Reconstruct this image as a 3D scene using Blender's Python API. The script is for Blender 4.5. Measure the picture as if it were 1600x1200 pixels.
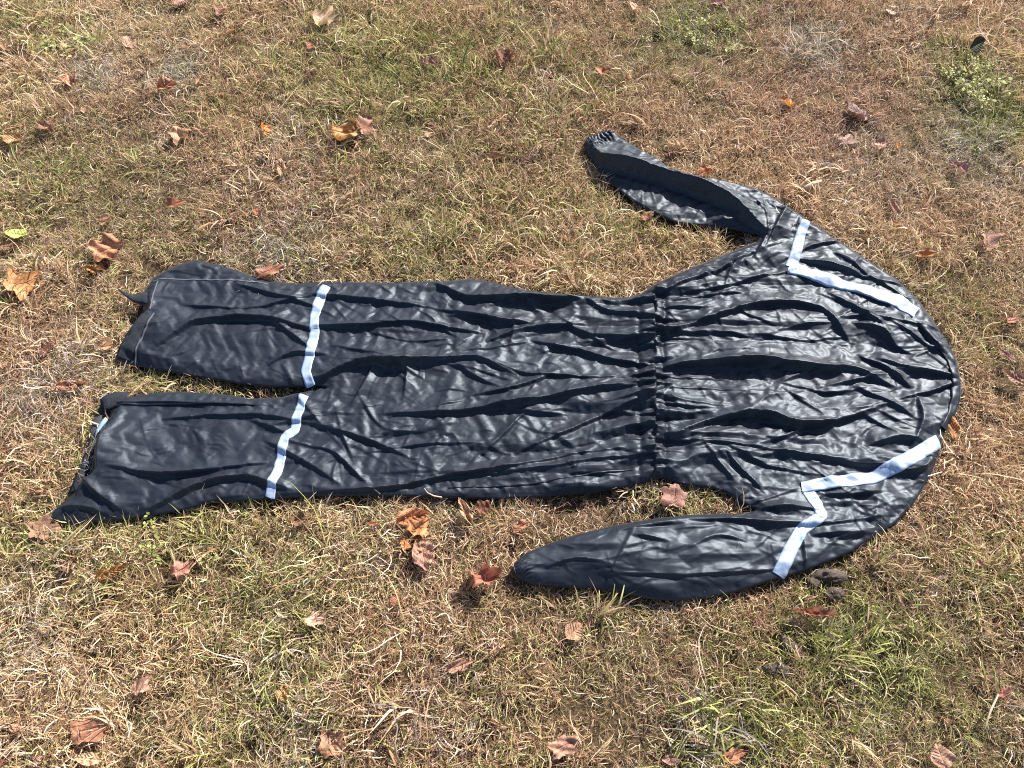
import bpy, math, random, time
import numpy as np

for _o in list(bpy.data.objects):
    bpy.data.objects.remove(_o, do_unlink=True)
SC = bpy.context.scene
COL = SC.collection
R = math.radians
T0 = time.time()

# ----------------------------------------------------------------- camera, sky, sun, exposure
CAM_H, PITCH, HFOV = 1.34, 60.0, 66.0
cam_data = bpy.data.cameras.new('camera')
cam = bpy.data.objects.new('camera', cam_data)
COL.objects.link(cam)
cam.location = (0, 0, CAM_H)
cam.rotation_euler = (R(90 - PITCH), 0, 0)
cam_data.sensor_width = 36
cam_data.lens = 18 / math.tan(R(HFOV / 2))
cam_data.clip_start, cam_data.clip_end = 0.05, 1000
SC.camera = cam

SUN_DIR = np.array([0.60, 0.80, 0.0])
SUN_EL = R(36)
SUN_DIR = SUN_DIR / np.linalg.norm(SUN_DIR) * math.cos(SUN_EL)
SUN_DIR[2] = math.sin(SUN_EL)
world = bpy.data.worlds.new('World')
SC.world = world
world.use_nodes = True
wn = world.node_tree.nodes
sky = wn.new('ShaderNodeTexSky')
sky.sky_type = 'NISHITA'
sky.sun_disc = False
sky.sun_elevation = SUN_EL
sky.sun_rotation = math.atan2(SUN_DIR[0], SUN_DIR[1])
world.node_tree.links.new(sky.outputs[0], wn['Background'].inputs[0])
wn['Background'].inputs[1].default_value = 0.070
sun_data = bpy.data.lights.new('sun', 'SUN')
sun_data.energy = 5.0
sun_data.angle = R(0.53)
sun_data.color = (1.0, 0.96, 0.89)
sun = bpy.data.objects.new('sun', sun_data)
COL.objects.link(sun)
from mathutils import Vector, Matrix
sun.rotation_euler = Vector(SUN_DIR).to_track_quat('Z', 'Y').to_euler()
SC.view_settings.view_transform = 'Standard'
SC.view_settings.look = 'None'
SC.view_settings.gamma = 1
SC.view_settings.use_curve_mapping = False
SC.view_settings.exposure = 1.62
SC.cycles.use_denoising = False
SC.cycles.max_bounces = 6
SC.cycles.filter_width = 1.1
SC.render.filter_size = 1.1

# ----------------------------------------------------------------- helpers
CP, SP_ = math.cos(R(PITCH)), math.sin(R(PITCH))
TH = math.tan(R(HFOV / 2))


def ground(px, py, z=0.03):
    """photo pixel (1600 x 1200) -> world point on the level z; arrays allowed"""
    u = (np.asarray(px, float) - 800) / 800 * TH
    v = (600 - np.asarray(py, float)) / 800 * TH
    dx, dy, dz = u, CP + v * SP_, -SP_ + v * CP
    t = (np.asarray(z, float) - CAM_H) / dz
    return np.stack([dx * t, dy * t, np.broadcast_to(z, np.shape(dx * t)).astype(float)], -1)


def link(name, mesh, parent=None, mat=None):
    o = bpy.data.objects.new(name, mesh)
    COL.objects.link(o)
    if parent is not None:
        o.parent = parent
    if mat is not None:
        if not len(mesh.materials):
            mesh.materials.append(mat)
    return o


def mesh_from(name, v, f, smooth=True):
    """v (n,3) array, f (m,k) int array with one k"""
    me = bpy.data.meshes.new(name)
    v = np.ascontiguousarray(v, dtype=np.float32)
    f = np.ascontiguousarray(f, dtype=np.int32)
    m, k = f.shape
    me.vertices.add(len(v))
    me.vertices.foreach_set('co', v.ravel())
    me.loops.add(m * k)
    me.loops.foreach_set('vertex_index', f.ravel())
    me.polygons.add(m)
    me.polygons.foreach_set('loop_start', np.arange(m, dtype=np.int32) * k)
    me.polygons.foreach_set('loop_total', np.full(m, k, dtype=np.int32))
    me.update(calc_edges=True)
    if smooth:
        me.polygons.foreach_set('use_smooth', np.ones(m, dtype=bool))
    return me


def tag(o, label=None, cat=None, group=None, kind=None):
    if label: o['label'] = label
    if cat: o['category'] = cat
    if group: o['group'] = group
    if kind: o['kind'] = kind
    return o


def empty(name, loc=(0, 0, 0)):
    o = bpy.data.objects.new(name, None)
    o.empty_display_size = 0.05
    COL.objects.link(o)
    o.location = loc
    return o


class Mat:
    def __init__(self, name, rough=0.6, spec=0.5):
        self.m = bpy.data.materials.new(name)
        self.m.use_nodes = True
        self.nt = self.m.node_tree
        self.b = self.nt.nodes['Principled BSDF']
        self.b.inputs['Roughness'].default_value = rough
        self.b.inputs['Specular IOR Level'].default_value = spec

    def n(self, t, **kw):
        x = self.nt.nodes.new(t)
        for k, v in kw.items():
            setattr(x, k, v)
        return x

    def l(self, a, b):
        self.nt.links.new(a, b)

    def noise(self, vec, scale, detail=4, rough=0.55):
        x = self.n('ShaderNodeTexNoise')
        x.inputs['Scale'].default_value = scale
        x.inputs['Detail'].default_value = detail
        x.inputs['Roughness'].default_value = rough
        if vec is not None:
            self.l(vec, x.inputs['Vector'])
        return x.outputs['Fac']

    def ramp(self, fac, stops):
        x = self.n('ShaderNodeValToRGB')
        e = x.color_ramp.elements
        while len(e) < len(stops):
            e.new(0.5)
        for k, (p, c) in enumerate(stops):
            e[k].position = p
            e[k].color = (*c, 1)
        self.l(fac, x.inputs[0])
        return x.outputs[0]

    def mix(self, fac, a, b, mode='MIX'):
        x = self.n('ShaderNodeMix', data_type='RGBA', blend_type=mode)
        for s, val in ((0, fac), (6, a), (7, b)):
            if isinstance(val, (int, float)):
                x.inputs[s].default_value = val
            elif isinstance(val, tuple):
                x.inputs[s].default_value = (*val, 1)
            else:
                self.l(val, x.inputs[s])
        return x.outputs[2]

    def math(self, op, a, b=0.0):
        x = self.n('ShaderNodeMath', operation=op)
        for s, val in ((0, a), (1, b)):
            if isinstance(val, (int, float)):
                x.inputs[s].default_value = val
            else:
                self.l(val, x.inputs[s])
        return x.outputs[0]

    def bump(self, h, strength=0.3, dist=0.002, normal=None):
        x = self.n('ShaderNodeBump')
        x.inputs['Strength'].default_value = strength
        x.inputs['Distance'].default_value = dist
        self.l(h, x.inputs['Height'])
        if normal is not None:
            self.l(normal, x.inputs['Normal'])
        return x.outputs[0]


# ----------------------------------------------------------------- materials
def mat_fabric():
    M = Mat('coated_black_nylon', 0.5, 0.33)
    M.b.inputs['Specular Tint'].default_value = (0.74, 0.86, 1.0, 1)
    tc = M.n('ShaderNodeTexCoord')
    geo = tc.outputs['Object']
    n1 = M.noise(geo, 9, 4)
    M.l(M.ramp(n1, [(0.3, (0.0075, 0.009, 0.0135)), (0.7, (0.011, 0.013, 0.0185))]), M.b.inputs['Base Color'])
    r = M.n('ShaderNodeMapRange')
    r.inputs['To Min'].default_value, r.inputs['To Max'].default_value = 0.45, 0.56
    M.l(M.noise(geo, 22, 3), r.inputs['Value'])
    M.l(r.outputs[0], M.b.inputs['Roughness'])
    # ripstop grid: fine raised threads every 5 mm, and creased film
    sep = M.n('ShaderNodeSeparateXYZ')
    M.l(geo, sep.inputs[0])
    def thread(out):
        f = M.math('FRACT', M.math('MULTIPLY', out, 200.0))
        return M.math('LESS_THAN', M.math('ABSOLUTE', M.math('SUBTRACT', f, 0.5)), 0.10)
    grid = M.math('MAXIMUM', thread(sep.outputs[0]), thread(sep.outputs[1]))
    b1 = M.bump(grid, 0.10, 0.0003)
    b2 = b1
    M.l(b2, M.b.inputs['Normal'])
    return M.m


def mat_tape():
    M = Mat('reflective_tape', 0.38, 0.5)
    tc = M.n('ShaderNodeTexCoord')
    M.l(M.ramp(M.noise(tc.outputs['Object'], 60, 4), [(0.3, (0.23, 0.29, 0.41)), (0.7, (0.29, 0.35, 0.46))]), M.b.inputs['Base Color'])
    M.b.inputs['Metallic'].default_value = 0.15
    M.l(M.bump(M.noise(tc.outputs['Object'], 300, 3), 0.15, 0.001), M.b.inputs['Normal'])
    return M.m


def mat_plain(name, c, rough=0.7, bump=None, spec=0.4):
    M = Mat(name, rough, spec)
    tc = M.n('ShaderNodeTexCoord')
    d = tuple(x * 0.72 for x in c)
    M.l(M.ramp(M.noise(tc.outputs['Object'], 70, 4), [(0.3, d), (0.7, c)]), M.b.inputs['Base Color'])
    if bump:
        M.l(M.bump(M.noise(tc.outputs['Object'], bump[0], 4, 0.7), bump[1], bump[2]), M.b.inputs['Normal'])
    return M.m


FABRIC = mat_fabric()
TAPE = mat_tape()
LINING = mat_plain('dark_lining', (0.02, 0.022, 0.03), 0.8)
VELCRO = mat_plain('hook_and_loop_pile', (0.030, 0.034, 0.045), 0.95, (900, 1.0, 0.004), 0.2)
STITCH = mat_plain('stitch_thread', (0.05, 0.055, 0.07), 0.7)
FRAY = mat_plain('frayed_thread', (0.22, 0.22, 0.23), 0.8)
LABELM = mat_plain('pale_blue_tape_back', (0.22, 0.32, 0.46), 0.6)

# ----------------------------------------------------------------- the rain suit: relaxed cloth
OUT = [(238,432),(258,421),(280,411),(307,404),(341,412),(372,422),(395,430),(422,438),(460,441),(515,438),(600,440),(700,437),(735,434),
       (760,437),(790,444),(830,452),(900,459),(960,463),(985,462),(1003,456),(1025,441),(1060,425),(1110,405),(1150,389),
       (1184,375),(1188,364),(1172,360),(1140,354),(1100,349),(1060,345),(1030,334),(1005,320),(975,300),(948,276),(930,256),
       (918,240),(912,222),(918,212),(938,205),(957,201),(966,211),(985,222),(1010,237),(1030,250),(1050,271),(1070,278),(1100,281),(1150,285),
       (1180,291),(1205,304),(1230,318),(1262,340),(1300,366),(1350,400),(1400,432),(1435,465),(1460,500),(1485,535),(1497,562),
       (1503,590),(1504,614),(1497,640),(1484,655),(1477,677),(1468,711),(1455,745),(1430,785),(1402,815),(1350,848),(1333,860),
       (1300,874),(1261,890),(1203,907),(1150,924),(1093,935),(1060,937),(1021,935),(963,923),(915,918),(876,916),(830,911),(806,902),(797,889),
       (806,876),(823,862),(858,848),(900,834),(950,822),(997,813),(1040,807),(1078,803),(1130,801),(1172,799),(1182,795),(1160,785),(1136,768),
       (1117,761),(1085,757),(1059,753),(1040,745),(1022,747),(1003,754),(982,758),(924,768),(860,773),(780,777),(700,776),(640,773),(560,772),
       (490,773),(420,777),(330,783),(290,793),(250,801),(180,812),(110,816),(78,812),(79,798),(95,782),(112,768),(128,747),(141,738),
       (144,712),(147,690),(163,662),(174,637),(172,621),(220,614),(276,610),(338,613),(395,621),(440,619),(464,613),(495,607),(512,603),(500,600),(478,602),(426,602),
       (376,597),(318,588),(265,578),(211,569),(178,560),(184,541),(200,514),(221,487),(221,457)]
# crest lines: points, width of the slope that faces the viewer (photo pixels), gain
RID = [
 ([(700,446),(731,462),(814,462),(857,463),(884,464),(910,459)],22,1),([(910,459),(927,472),(954,486),(985,487)],9,1),
 ([(700,481),(752,490),(779,497),(819,500)],18,1),([(784,520),(822,508),(857,504),(889,502)],18,1),
 ([(889,502),(915,520),(990,525)],13,1),([(492,592),(520,575),(548,563),(575,558),(615,563),(696,556),(745,551),(770,563)],24,1.1),
 ([(774,562),(798,574),(822,583),(884,584),(924,587),(1000,586)],13,1),([(731,543),(770,540),(808,532)],11,1),
 ([(855,533),(875,539),(906,542),(945,556),(1000,566)],14,1),([(640,642),(700,641),(752,635),(784,628),(840,623),(871,616),(910,607),(945,601),(1000,598)],19,1.1),
 ([(840,690),(884,672),(927,651),(1000,622)],11,1),([(740,719),(770,691),(796,669),(821,639)],7,.8),
 ([(430,768),(500,764),(622,757),(700,739),(761,732),(805,725),(849,716),(901,705),(1000,696)],11,1),([(814,732),(875,725),(919,716),(1000,709)],12,1),
 ([(500,505),(570,505),(640,498),(710,508)],16,1),([(661,486),(714,523)],8,1),([(500,456),(587,465),(650,473)],12,1),
 ([(566,624),(580,650),(605,672),(640,672)],7,.8),([(526,645),(535,680),(549,712)],5,.7),
 
 ([(285,510),(299,500),(357,490),(414,491),(450,500)],22,1),([(326,476),(395,480),(483,457)],12,1),([(410,487),(449,514),(479,537)],9,1),
 ([(209,735),(240,739),(265,738),(299,735),(372,724)],24,.8),([(257,779),(318,748),(384,738),(418,750)],18,1),([(176,629),(280,625),(395,628)],12,.7),
 ([(295,648),(341,645),(407,643),(470,655)],12,1),([(128,745),(150,770),(180,790)],9,1),([(100,790),(130,790),(160,800)],9,.8),([(180,600),(170,640),(155,700),(135,745)],10,.7),
 ([(1090,453),(1135,446),(1187,429),(1226,420)],10,1),([(1050,468),(1068,464),(1109,459),(1152,455)],13,1),([(1044,481),(1074,480),(1115,479)],12,1),
 ([(1050,517),(1072,507),(1117,492),(1182,472),(1240,468),(1287,476),(1301,492)],19,1.1),([(940,522),(1000,524),(1060,526)],10,1),([(1093,528),(1138,537)],6,1),
 ([(1124,518),(1182,527)],5,1),([(1047,569),(1082,563),(1135,562),(1205,563),(1240,567),(1298,571),(1336,569),(1362,580)],27,1.25),
 ([(940,558),(1004,567),(1045,574)],8,1),([(940,586),(1047,586),(1090,588)],8,1),([(1047,604),(1117,606),(1175,611)],9,1),([(930,606),(1004,602)],10,1),
 ([(1047,623),(1082,628),(1117,632),(1149,632)],10,1),([(1082,665),(1109,652),(1135,648),(1170,642),(1205,644),(1240,659),(1292,657),(1314,652),(1335,645)],26,1.15),
 ([(1020,684),(1035,684),(1091,686),(1135,689),(1187,696),(1240,703),(1292,711),(1345,721),(1372,722)],13,1.2),([(1035,665),(1082,665)],9,1),
 ([(1107,698),(1124,721),(1140,740)],8,1),([(1144,714),(1161,733),(1190,760)],9,1),([(1308,458),(1324,468),(1368,498)],20,1),
 ([(1350,505),(1387,514),(1394,535),(1413,542)],14,1),([(1408,508),(1445,530),(1476,552),(1494,565)],11,1),([(1440,508),(1459,531),(1492,561)],10,1),
 ([(1352,554),(1389,570),(1413,589)],14,1),([(1401,571),(1450,575),(1497,585)],14,1),([(1335,452),(1362,462),(1385,470)],12,1),
 ([(1415,618),(1432,613),(1459,607),(1495,594)],12,1),([(1441,628),(1446,650),(1432,682)],14,1),([(1371,688),(1415,676),(1432,681)],16,1),
 ([(1290,637),(1345,637),(1371,632),(1406,625)],6,1),([(1300,768),(1330,770),(1365,765)],14,1),([(1190,792),(1240,789),(1278,792)],14,1),
 ([(1010,820),(1069,808),(1141,808),(1213,815),(1309,813),(1365,805)],16,1.0),([(985,897),(1069,900),(1141,895),(1190,890)],7,1),
 ([(992,821),(972,860),(953,900)],8,1),([(1256,831),(1261,879)],9,1),([(1090,850),(1120,835),(1150,842)],8,1),
 ([(916,232),(956,246),(997,255),(1042,267),(1075,279),(1114,293),(1147,310),(1168,326)],62,1.1),([(1180,308),(1202,334),(1201,362),(1192,377)],15,1.1),
 ([(1231,318),(1215,347),(1201,377)],15,1),([(1240,395),(1270,380),(1320,372)],9,1),([(1262,402),(1310,412),(1352,425)],14,1),([(1330,405),(1368,430),(1400,450)],10,1),
 ([(1040,455),(1075,438),(1120,420),(1165,396)],11,1),([(1240,600),(1300,612),(1345,604)],6,1),([(1180,520),(1260,530),(1330,520)],6,.9),
 ([(1150,700),(1200,725),(1260,735)],9,1),([(1410,730),(1440,735),(1455,720)],12,1),([(470,690),(520,700),(560,740)],9,1),([(430,560),(460,545),(500,550)],9,1),
 ([(600,520),(640,530),(690,527)],9,1),([(590,700),(660,690),(720,690)],7,1),([(870,880),(900,870),(940,880)],8,1),
]
GRID = 0.002
TRACED = list(RID)
MID = []
# small creases between the big ones: short, mostly running along the body
_rs = random.Random(17)
for _k in range(330):
    while True:
        x, y = _rs.uniform(330, 1480), _rs.uniform(300, 930)
        if _rs.random() < min(1, 0.35 + (x - 330) / 1400):
            break
    if x > 1180 and _rs.random() < 0.5:
        ang = _rs.uniform(-0.9, 0.9)
    else:
        ang = _rs.gauss(0.0, 0.45) + (_rs.choice((-1, 1)) * 0.7 if _rs.random() < 0.2 else 0)
    L = _rs.uniform(25, 95) * (1.2 if x < 1000 else 1)
    bend = _rs.uniform(-0.25, 0.25)
    pts = []
    for q in (-0.5, -0.2, 0.15, 0.5):
        pts.append((x + L * q * math.cos(ang) - bend * L * (q * q) * math.sin(ang), y + 0.8 * (L * q * math.sin(ang) + bend * L * (q * q) * math.cos(ang))))
    MID.append((pts, _rs.uniform(2.2, 7.5) * (0.7 + L / 200), 0.9))
rng = np.random.default_rng(7)


def smooth_noise(shape, cells, seed, cells_y=None):
    """bicubic-ish value noise in 0..1 on an image of that shape, cells = rough feature count over the long side"""
    r = np.random.default_rng(seed)
    H, W = shape
    gw = max(4, int(cells) + 4)
    gh = max(4, int(cells * H / W) + 4) if cells_y is None else int(cells_y) + 4
    g = r.random((gh, gw))
    yy = np.linspace(1, gh - 3, H, endpoint=False)
    xx = np.linspace(1, gw - 3, W, endpoint=False)

    def wts(t):
        i = np.floor(t).astype(int)
        f = t - i
        w = np.stack([(1 - f) ** 3 / 6, (3 * f ** 3 - 6 * f ** 2 + 4) / 6, (-3 * f ** 3 + 3 * f ** 2 + 3 * f + 1) / 6, f ** 3 / 6], 0)
        return i, w
    iy, wy = wts(yy)
    ix, wx = wts(xx)
    rows = sum(wy[k][:, None] * g[iy + k - 1] for k in range(4))
    return sum(wx[k][None, :] * rows[:, ix + k - 1] for k in range(4))


def poly_dist(P, poly, closed=True):
    """distance of points to a polyline, with the side and the place along it"""
    A = np.asarray(poly, float)
    B = np.roll(A, -1, 0)
    if not closed:
        A, B = A[:-1], B[:-1]
    best = np.full(len(P), 1e9)
    near = np.zeros((len(P), 2))
    arc = np.zeros(len(P))
    run = 0.0
    for a, b in zip(A, B):
        ab = b - a
        L = ab @ ab
        if L < 1e-14:
            continue
        t = np.clip(((P - a) @ ab) / L, 0, 1)
        q = a + t[:, None] * ab
        d = np.hypot(*(P - q).T)
        k = d < best
        best[k] = d[k]
        near[k] = q[k]
        arc[k] = run + t[k] * math.sqrt(L)
        run += math.sqrt(L)
    return best, near, arc


def in_poly(P, poly):
    A = np.asarray(poly, float)
    B = np.roll(A, -1, 0)
    c = np.zeros(len(P), bool)
    x, y = P.T
    for (ax, ay), (bx, by) in zip(A, B):
        if ay == by:
            continue
        k = ((ay > y) != (by > y)) & (x < (bx - ax) * (y - ay) / (by - ay) + ax)
        c ^= k
    return c


ZB = 0.016                                                     # the garment's edge lies this high in the grass
_o = np.array(OUT, float)
OUTW = ground(_o[:, 0], _o[:, 1], ZB + 0.008)[:, :2]
X0, Y0 = OUTW.min(0) - 0.03
X1, Y1 = OUTW.max(0) + 0.03
ROW = GRID * 0.8660254                                          # rows staggered by half a cell: no preferred crease direction


def lattice(g):
    nx, ny = int((X1 - X0) / g) + 2, int((Y1 - Y0) / (g * 0.8660254)) + 2
    x, y = np.meshgrid(X0 + np.arange(nx) * g, Y0 + np.arange(ny) * g * 0.8660254)
    x[1::2] += g * 0.5
    return x, y


gx, gy = lattice(GRID)
NY, NX = gx.shape
FLAT = np.stack([gx.ravel(), gy.ravel()], 1)
INS = in_poly(FLAT, OUTW).reshape(NY, NX)
DST, NEAR, _arc = poly_dist(FLAT, OUTW)
# which cells make faces: all four corners inside, or close enough to be pulled onto the outline
near_ok = INS | (DST.reshape(NY, NX) < GRID * 0.75)
DST = DST.reshape(NY, NX)
DST[~INS] = 0
CELL = near_ok[:-1, :-1] & near_ok[1:, :-1] & near_ok[:-1, 1:] & near_ok[1:, 1:]
USED = np.zeros((NY, NX), bool)
for a in (0, 1):
    for b in (0, 1):
        USED[a:NY - 1 + a, b:NX - 1 + b] |= CELL
full = np.zeros((NY, NX), int)
for a in (0, 1):
    for b in (0, 1):
        full[a:NY - 1 + a, b:NX - 1 + b] += CELL
EDGE = USED & (full < 4)
P0 = np.zeros((NY, NX, 3))
P0[..., 0], P0[..., 1] = gx, gy
nr = NEAR.reshape(NY, NX, 2)
P0[EDGE, :2] = nr[EDGE]

# pixel coordinates of the grid (as seen on the reference level), to look up zones
def to_px(w, z=0.035):
    x, y = w[..., 0], w[..., 1]
    dz = z - CAM_H
    zc = y * CP - dz * SP_
    yc = y * SP_ + dz * CP
    return 800 + x / zc / TH * 800, 600 - yc / zc / TH * 800


PXG, PYG = to_px(P0)


AWAY = -SUN_DIR[:2] / np.linalg.norm(SUN_DIR[:2])


def ridge_field(items, gain_all, sharp, reach):
    """height of one-sided creases: a long slope towards the sun, a short steep one away from it"""
    acc = np.zeros(NY * NX)
    for n_, (pts, wd, gain) in enumerate(items):
        p = np.array(pts, float)
        amp = wd * 1.0e-3 * gain_all * gain
        w = ground(p[:, 0], p[:, 1], ZB + 0.014 + amp * 0.8)[:, :2]
        lo, hi = w.min(0) - reach, w.max(0) + reach
        j0, j1 = [int(np.clip((v - Y0) / ROW, 0, NY)) for v in (lo[1], hi[1])]
        i0, i1 = [int(np.clip((v - X0) / GRID, 0, NX)) for v in (lo[0], hi[0])]
        if j1 <= j0 or i1 <= i0:
            continue
        k = (np.arange(j0, j1)[:, None] * NX + np.arange(i0, i1)[None]).ravel()
        k = k[INS.ravel()[k]]
        if not len(k):
            continue
        Q_ = FLAT[k]
        seg = np.r_[0, np.cumsum(np.hypot(*np.diff(w, axis=0).T))]
        s = np.linspace(0, seg[-1], max(5, int(seg[-1] / 0.012)))
        q = np.stack([np.interp(s, seg, w[:, 0]), np.interp(s, seg, w[:, 1])], 1)
        ext = min(0.07, seg[-1] * 0.28)
        d0, d1 = q[0] - q[1], q[-1] - q[-2]
        q = np.concatenate([[q[0] + d0 / (np.hypot(*d0) + 1e-9) * ext], q, [q[-1] + d1 / (np.hypot(*d1) + 1e-9) * ext]])
        L = seg[-1] + 2 * ext
        for _ in range(2):
            q[1:-1] = (q[:-2] + 2 * q[1:-1] + q[2:]) / 4
        d, nrr, arc = poly_dist(Q_, q, False)
        side = (Q_ - nrr) @ AWAY
        t = np.clip(arc / L, 0, 1)
        tap = np.sin(math.pi * t) ** 0.75 + 0.02
        _w = np.random.default_rng(n_ + 5)
        ph_ = _w.uniform(0, 6.28)
        tap = tap * (0.92 + 0.12 * np.sin(t * L / 0.030 + ph_) * np.exp(-d / 0.012) + 0.16 * np.sin(t * 5 + ph_))
        wdn, wup = amp * 0.62 + 0.0016, amp * 2.4 + 0.004
        wloc = np.where(side > 0, wdn, wup) * (0.45 + 0.55 * tap)
        r = d / wloc
        prof = np.where(side > 0, np.clip(1 - r / 1.25, 0, 1) ** sharp, np.where(r < 2.6, np.exp(-r * 1.1), 0))
        acc[k] += (amp * tap * prof) ** 2
    return np.sqrt(acc).reshape(NY, NX)


def build_heights():
    wide = np.minimum(DST / 0.035, 1)
    dome = 0.007 * np.sqrt(1 - (1 - wide) ** 2)
    arm_low = np.exp(-(((PXG - 1020) / 200) ** 2 + ((PYG - 862) / 50) ** 2))
    dome = dome * (1 + 3.0 * arm_low)
    hem = 0.030 * np.exp(-((PXG - 150) / 75) ** 2 - ((PYG - 705) / 70) ** 2) + 0.020 * np.exp(-((PXG - 225) / 70) ** 2 - ((PYG - 500) / 55) ** 2)
    dome = dome + hem * np.minimum(DST / 0.022, 1)
    ridge = np.sqrt(ridge_field(RID, 0.34, 1.15, 0.075) ** 2 + ridge_field(MID[::3], 0.8, 1.1, 0.03) ** 2)
    crum = 0.0022 * np.abs(smooth_noise((NY, NX), 40, 41) * 2 - 1) + 0.0012 * np.abs(smooth_noise((NY, NX), 110, 42) * 2 - 1)
    return dome, ridge, crum


DOME, RIDGE, CRUM = build_heights()
edge_fade = np.clip(DST / 0.015, 0, 1)
WAIST = np.exp(-(np.abs(PXG - 1024) / 34) ** 4) * ((PYG > 430) & (PYG < 770))
WOB = (smooth_noise((NY, NX), 6, 51, 26) - 0.5) * 8 - 3
LINES = np.maximum(np.exp(-((PXG - 1003 - WOB) / 4.0) ** 2), np.exp(-((PXG - 1043 - WOB) / 4.0) ** 2)) * ((PYG > 430) & (PYG < 770))
H0 = ZB + DOME + (RIDGE + CRUM) * (0.25 + 0.75 * edge_fade)
# gathers that run out of the two elastic lines
def gathers():
    u = np.abs(PXG - 1024)
    A = np.exp(-u / 150.0) * ((PYG > 425) & (PYG < 775))
    side = np.where(PXG < 1024, 0.0, 0.37)
    ph = (PYG - 600) / 36.0
    def saw(p):
        p = p % 1
        return np.where(p < 0.76, p / 0.76, (1 - p) / 0.24)
    wl = smooth_noise((NY, NX), 7, 21, 16) * 2.6 + smooth_noise((NY, NX), 12, 22, 34) * 0.9
    g = saw(ph * 0.75 + wl + side)
    w2 = smooth_noise((NY, NX), 16, 23, 30) * 2.4 + smooth_noise((NY, NX), 40, 24, 60) * 0.8
    g2 = saw(ph * 1.5 + w2)
    m = smooth_noise((NY, NX), 12, 25, 24)
    m2 = smooth_noise((NY, NX), 10, 26, 30)
    near = np.exp(-(u / 38.0) ** 2) * (0.2 + 1.4 * m)
    return A * ((0.004 + 0.024 * np.clip(m2 - 0.15, 0, 1)) * g + 0.0105 * near * g2)


H0 = H0 + gathers() * edge_fade - LINES * (0.3 + 0.7 * smooth_noise((NY, NX), 20, 27, 40)) * np.minimum(0.4 * (H0 - ZB), 0.007)
H0[EDGE] = ZB


def relax(P, used, edge, step, rest_gain, floor, iters, kb, grav):
    """quasi-static cloth on the staggered lattice: links in colours, soft bending, weight and a floor"""
    H, W = used.shape
    free = (used & ~edge).astype(np.float32)
    P = P.astype(np.float32).copy()
    links = []

    def add(a, b):
        A, B = P[a], P[b]
        L = np.sqrt(((A - B) ** 2).sum(-1)) * rest_gain[a]
        ok = used[a] & used[b]
        wa, wb = free[a], free[b]
        sm = wa + wb
        ok &= sm > 0
        sm = np.where(sm > 0, sm, 1)
        links.append((a, b, L.astype(np.float32), np.where(ok, wa / sm, 0)[..., None].astype(np.float32), np.where(ok, wb / sm, 0)[..., None].astype(np.float32)))
    for par in (0, 1):
        n = (W - par) // 2
        add((slice(0, H), slice(par, par + 2 * n - 1, 2)), (slice(0, H), slice(par + 1, par + 2 * n, 2)))
        m = (H - par) // 2
        r1, r2 = slice(par, par + 2 * m - 1, 2), slice(par + 1, par + 2 * m, 2)
        add((r1, slice(0, W)), (r2, slice(0, W)))
        if par == 0:
            add((r1, slice(1, W)), (r2, slice(0, W - 1)))
        else:
            add((r1, slice(0, W - 1)), (r2, slice(1, W)))
    V = np.zeros_like(P)
    fl = floor.astype(np.float32)
    f3 = free[..., None]
    inner = np.zeros((H, W), bool)
    inner[1:-1, 1:-1] = used[1:-1, 1:-1] & used[:-2, 1:-1] & used[2:, 1:-1] & used[1:-1, :-2] & used[1:-1, 2:]
    kmask = (inner * free * kb).astype(np.float32)[..., None]
    for it in range(iters):
        old = P.copy()
        P += V * 0.90
        P[..., 2] -= grav * free
        if kb:
            Lp = np.zeros_like(P)
            Lp[1:-1, 1:-1] = P[1:-1, :-2] + P[1:-1, 2:] + P[:-2, 1:-1] + P[2:, 1:-1]
            Lp[2:-1:2, 1:-1] += P[1:-2:2, :-2] + P[3::2, :-2][:len(P[1:-2:2])]
            Lp[1:-1:2, 1:-1] += P[0:-2:2, 2:] + P[2::2, 2:][:len(P[0:-2:2])]
            Lp *= 1 / 6
            Lp -= P
            P += Lp * kmask
        for a, b, L, ka, kb_ in links:
            A, B = P[a], P[b]
            d = B - A
            n = np.sqrt(np.einsum('ijk,ijk->ij', d, d)) + 1e-9
            c = ((n - L) / n)[..., None]
            d *= c
            P[a] += d * ka
            P[b] -= d * kb_
        z = P[..., 2]
        np.maximum(z, fl, out=z)
        V = (P - old) * f3
        sp = np.abs(V).max()
        if sp > step * 0.3:
            V *= step * 0.3 / sp
    return P


P1 = P0.copy()
P1[..., 2] = H0
GAIN = 1.0 + 0.025 * (1 - 0.75 * np.exp(-(((PXG - 1000) / 220) ** 2 + ((PYG - 880) / 60) ** 2))) + 0.0 * np.exp(-np.abs(PXG - 1024) / 90.0)
FLOOR = ZB + np.minimum(DOME, 0.03) * 0.55
FLOOR[EDGE] = ZB
t1 = time.time()


def sample_rows(A, g, x, y):
    """value of a staggered-lattice field A (cell g) at points x, y"""
    fy = np.clip((y - Y0) / (g * 0.8660254), 0, A.shape[0] - 1.001)
    j = np.floor(fy).astype(int)
    b = (fy - j)[..., None]

    def row(jj):
        fx = np.clip((x - X0) / g - 0.5 * (jj % 2), 0, A.shape[1] - 1.001)
        i = np.floor(fx).astype(int)
        a = (fx - i)[..., None]
        return A[jj, i] * (1 - a) + A[jj, i + 1] * a
    return row(j) * (1 - b) + row(j + 1) * b


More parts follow.
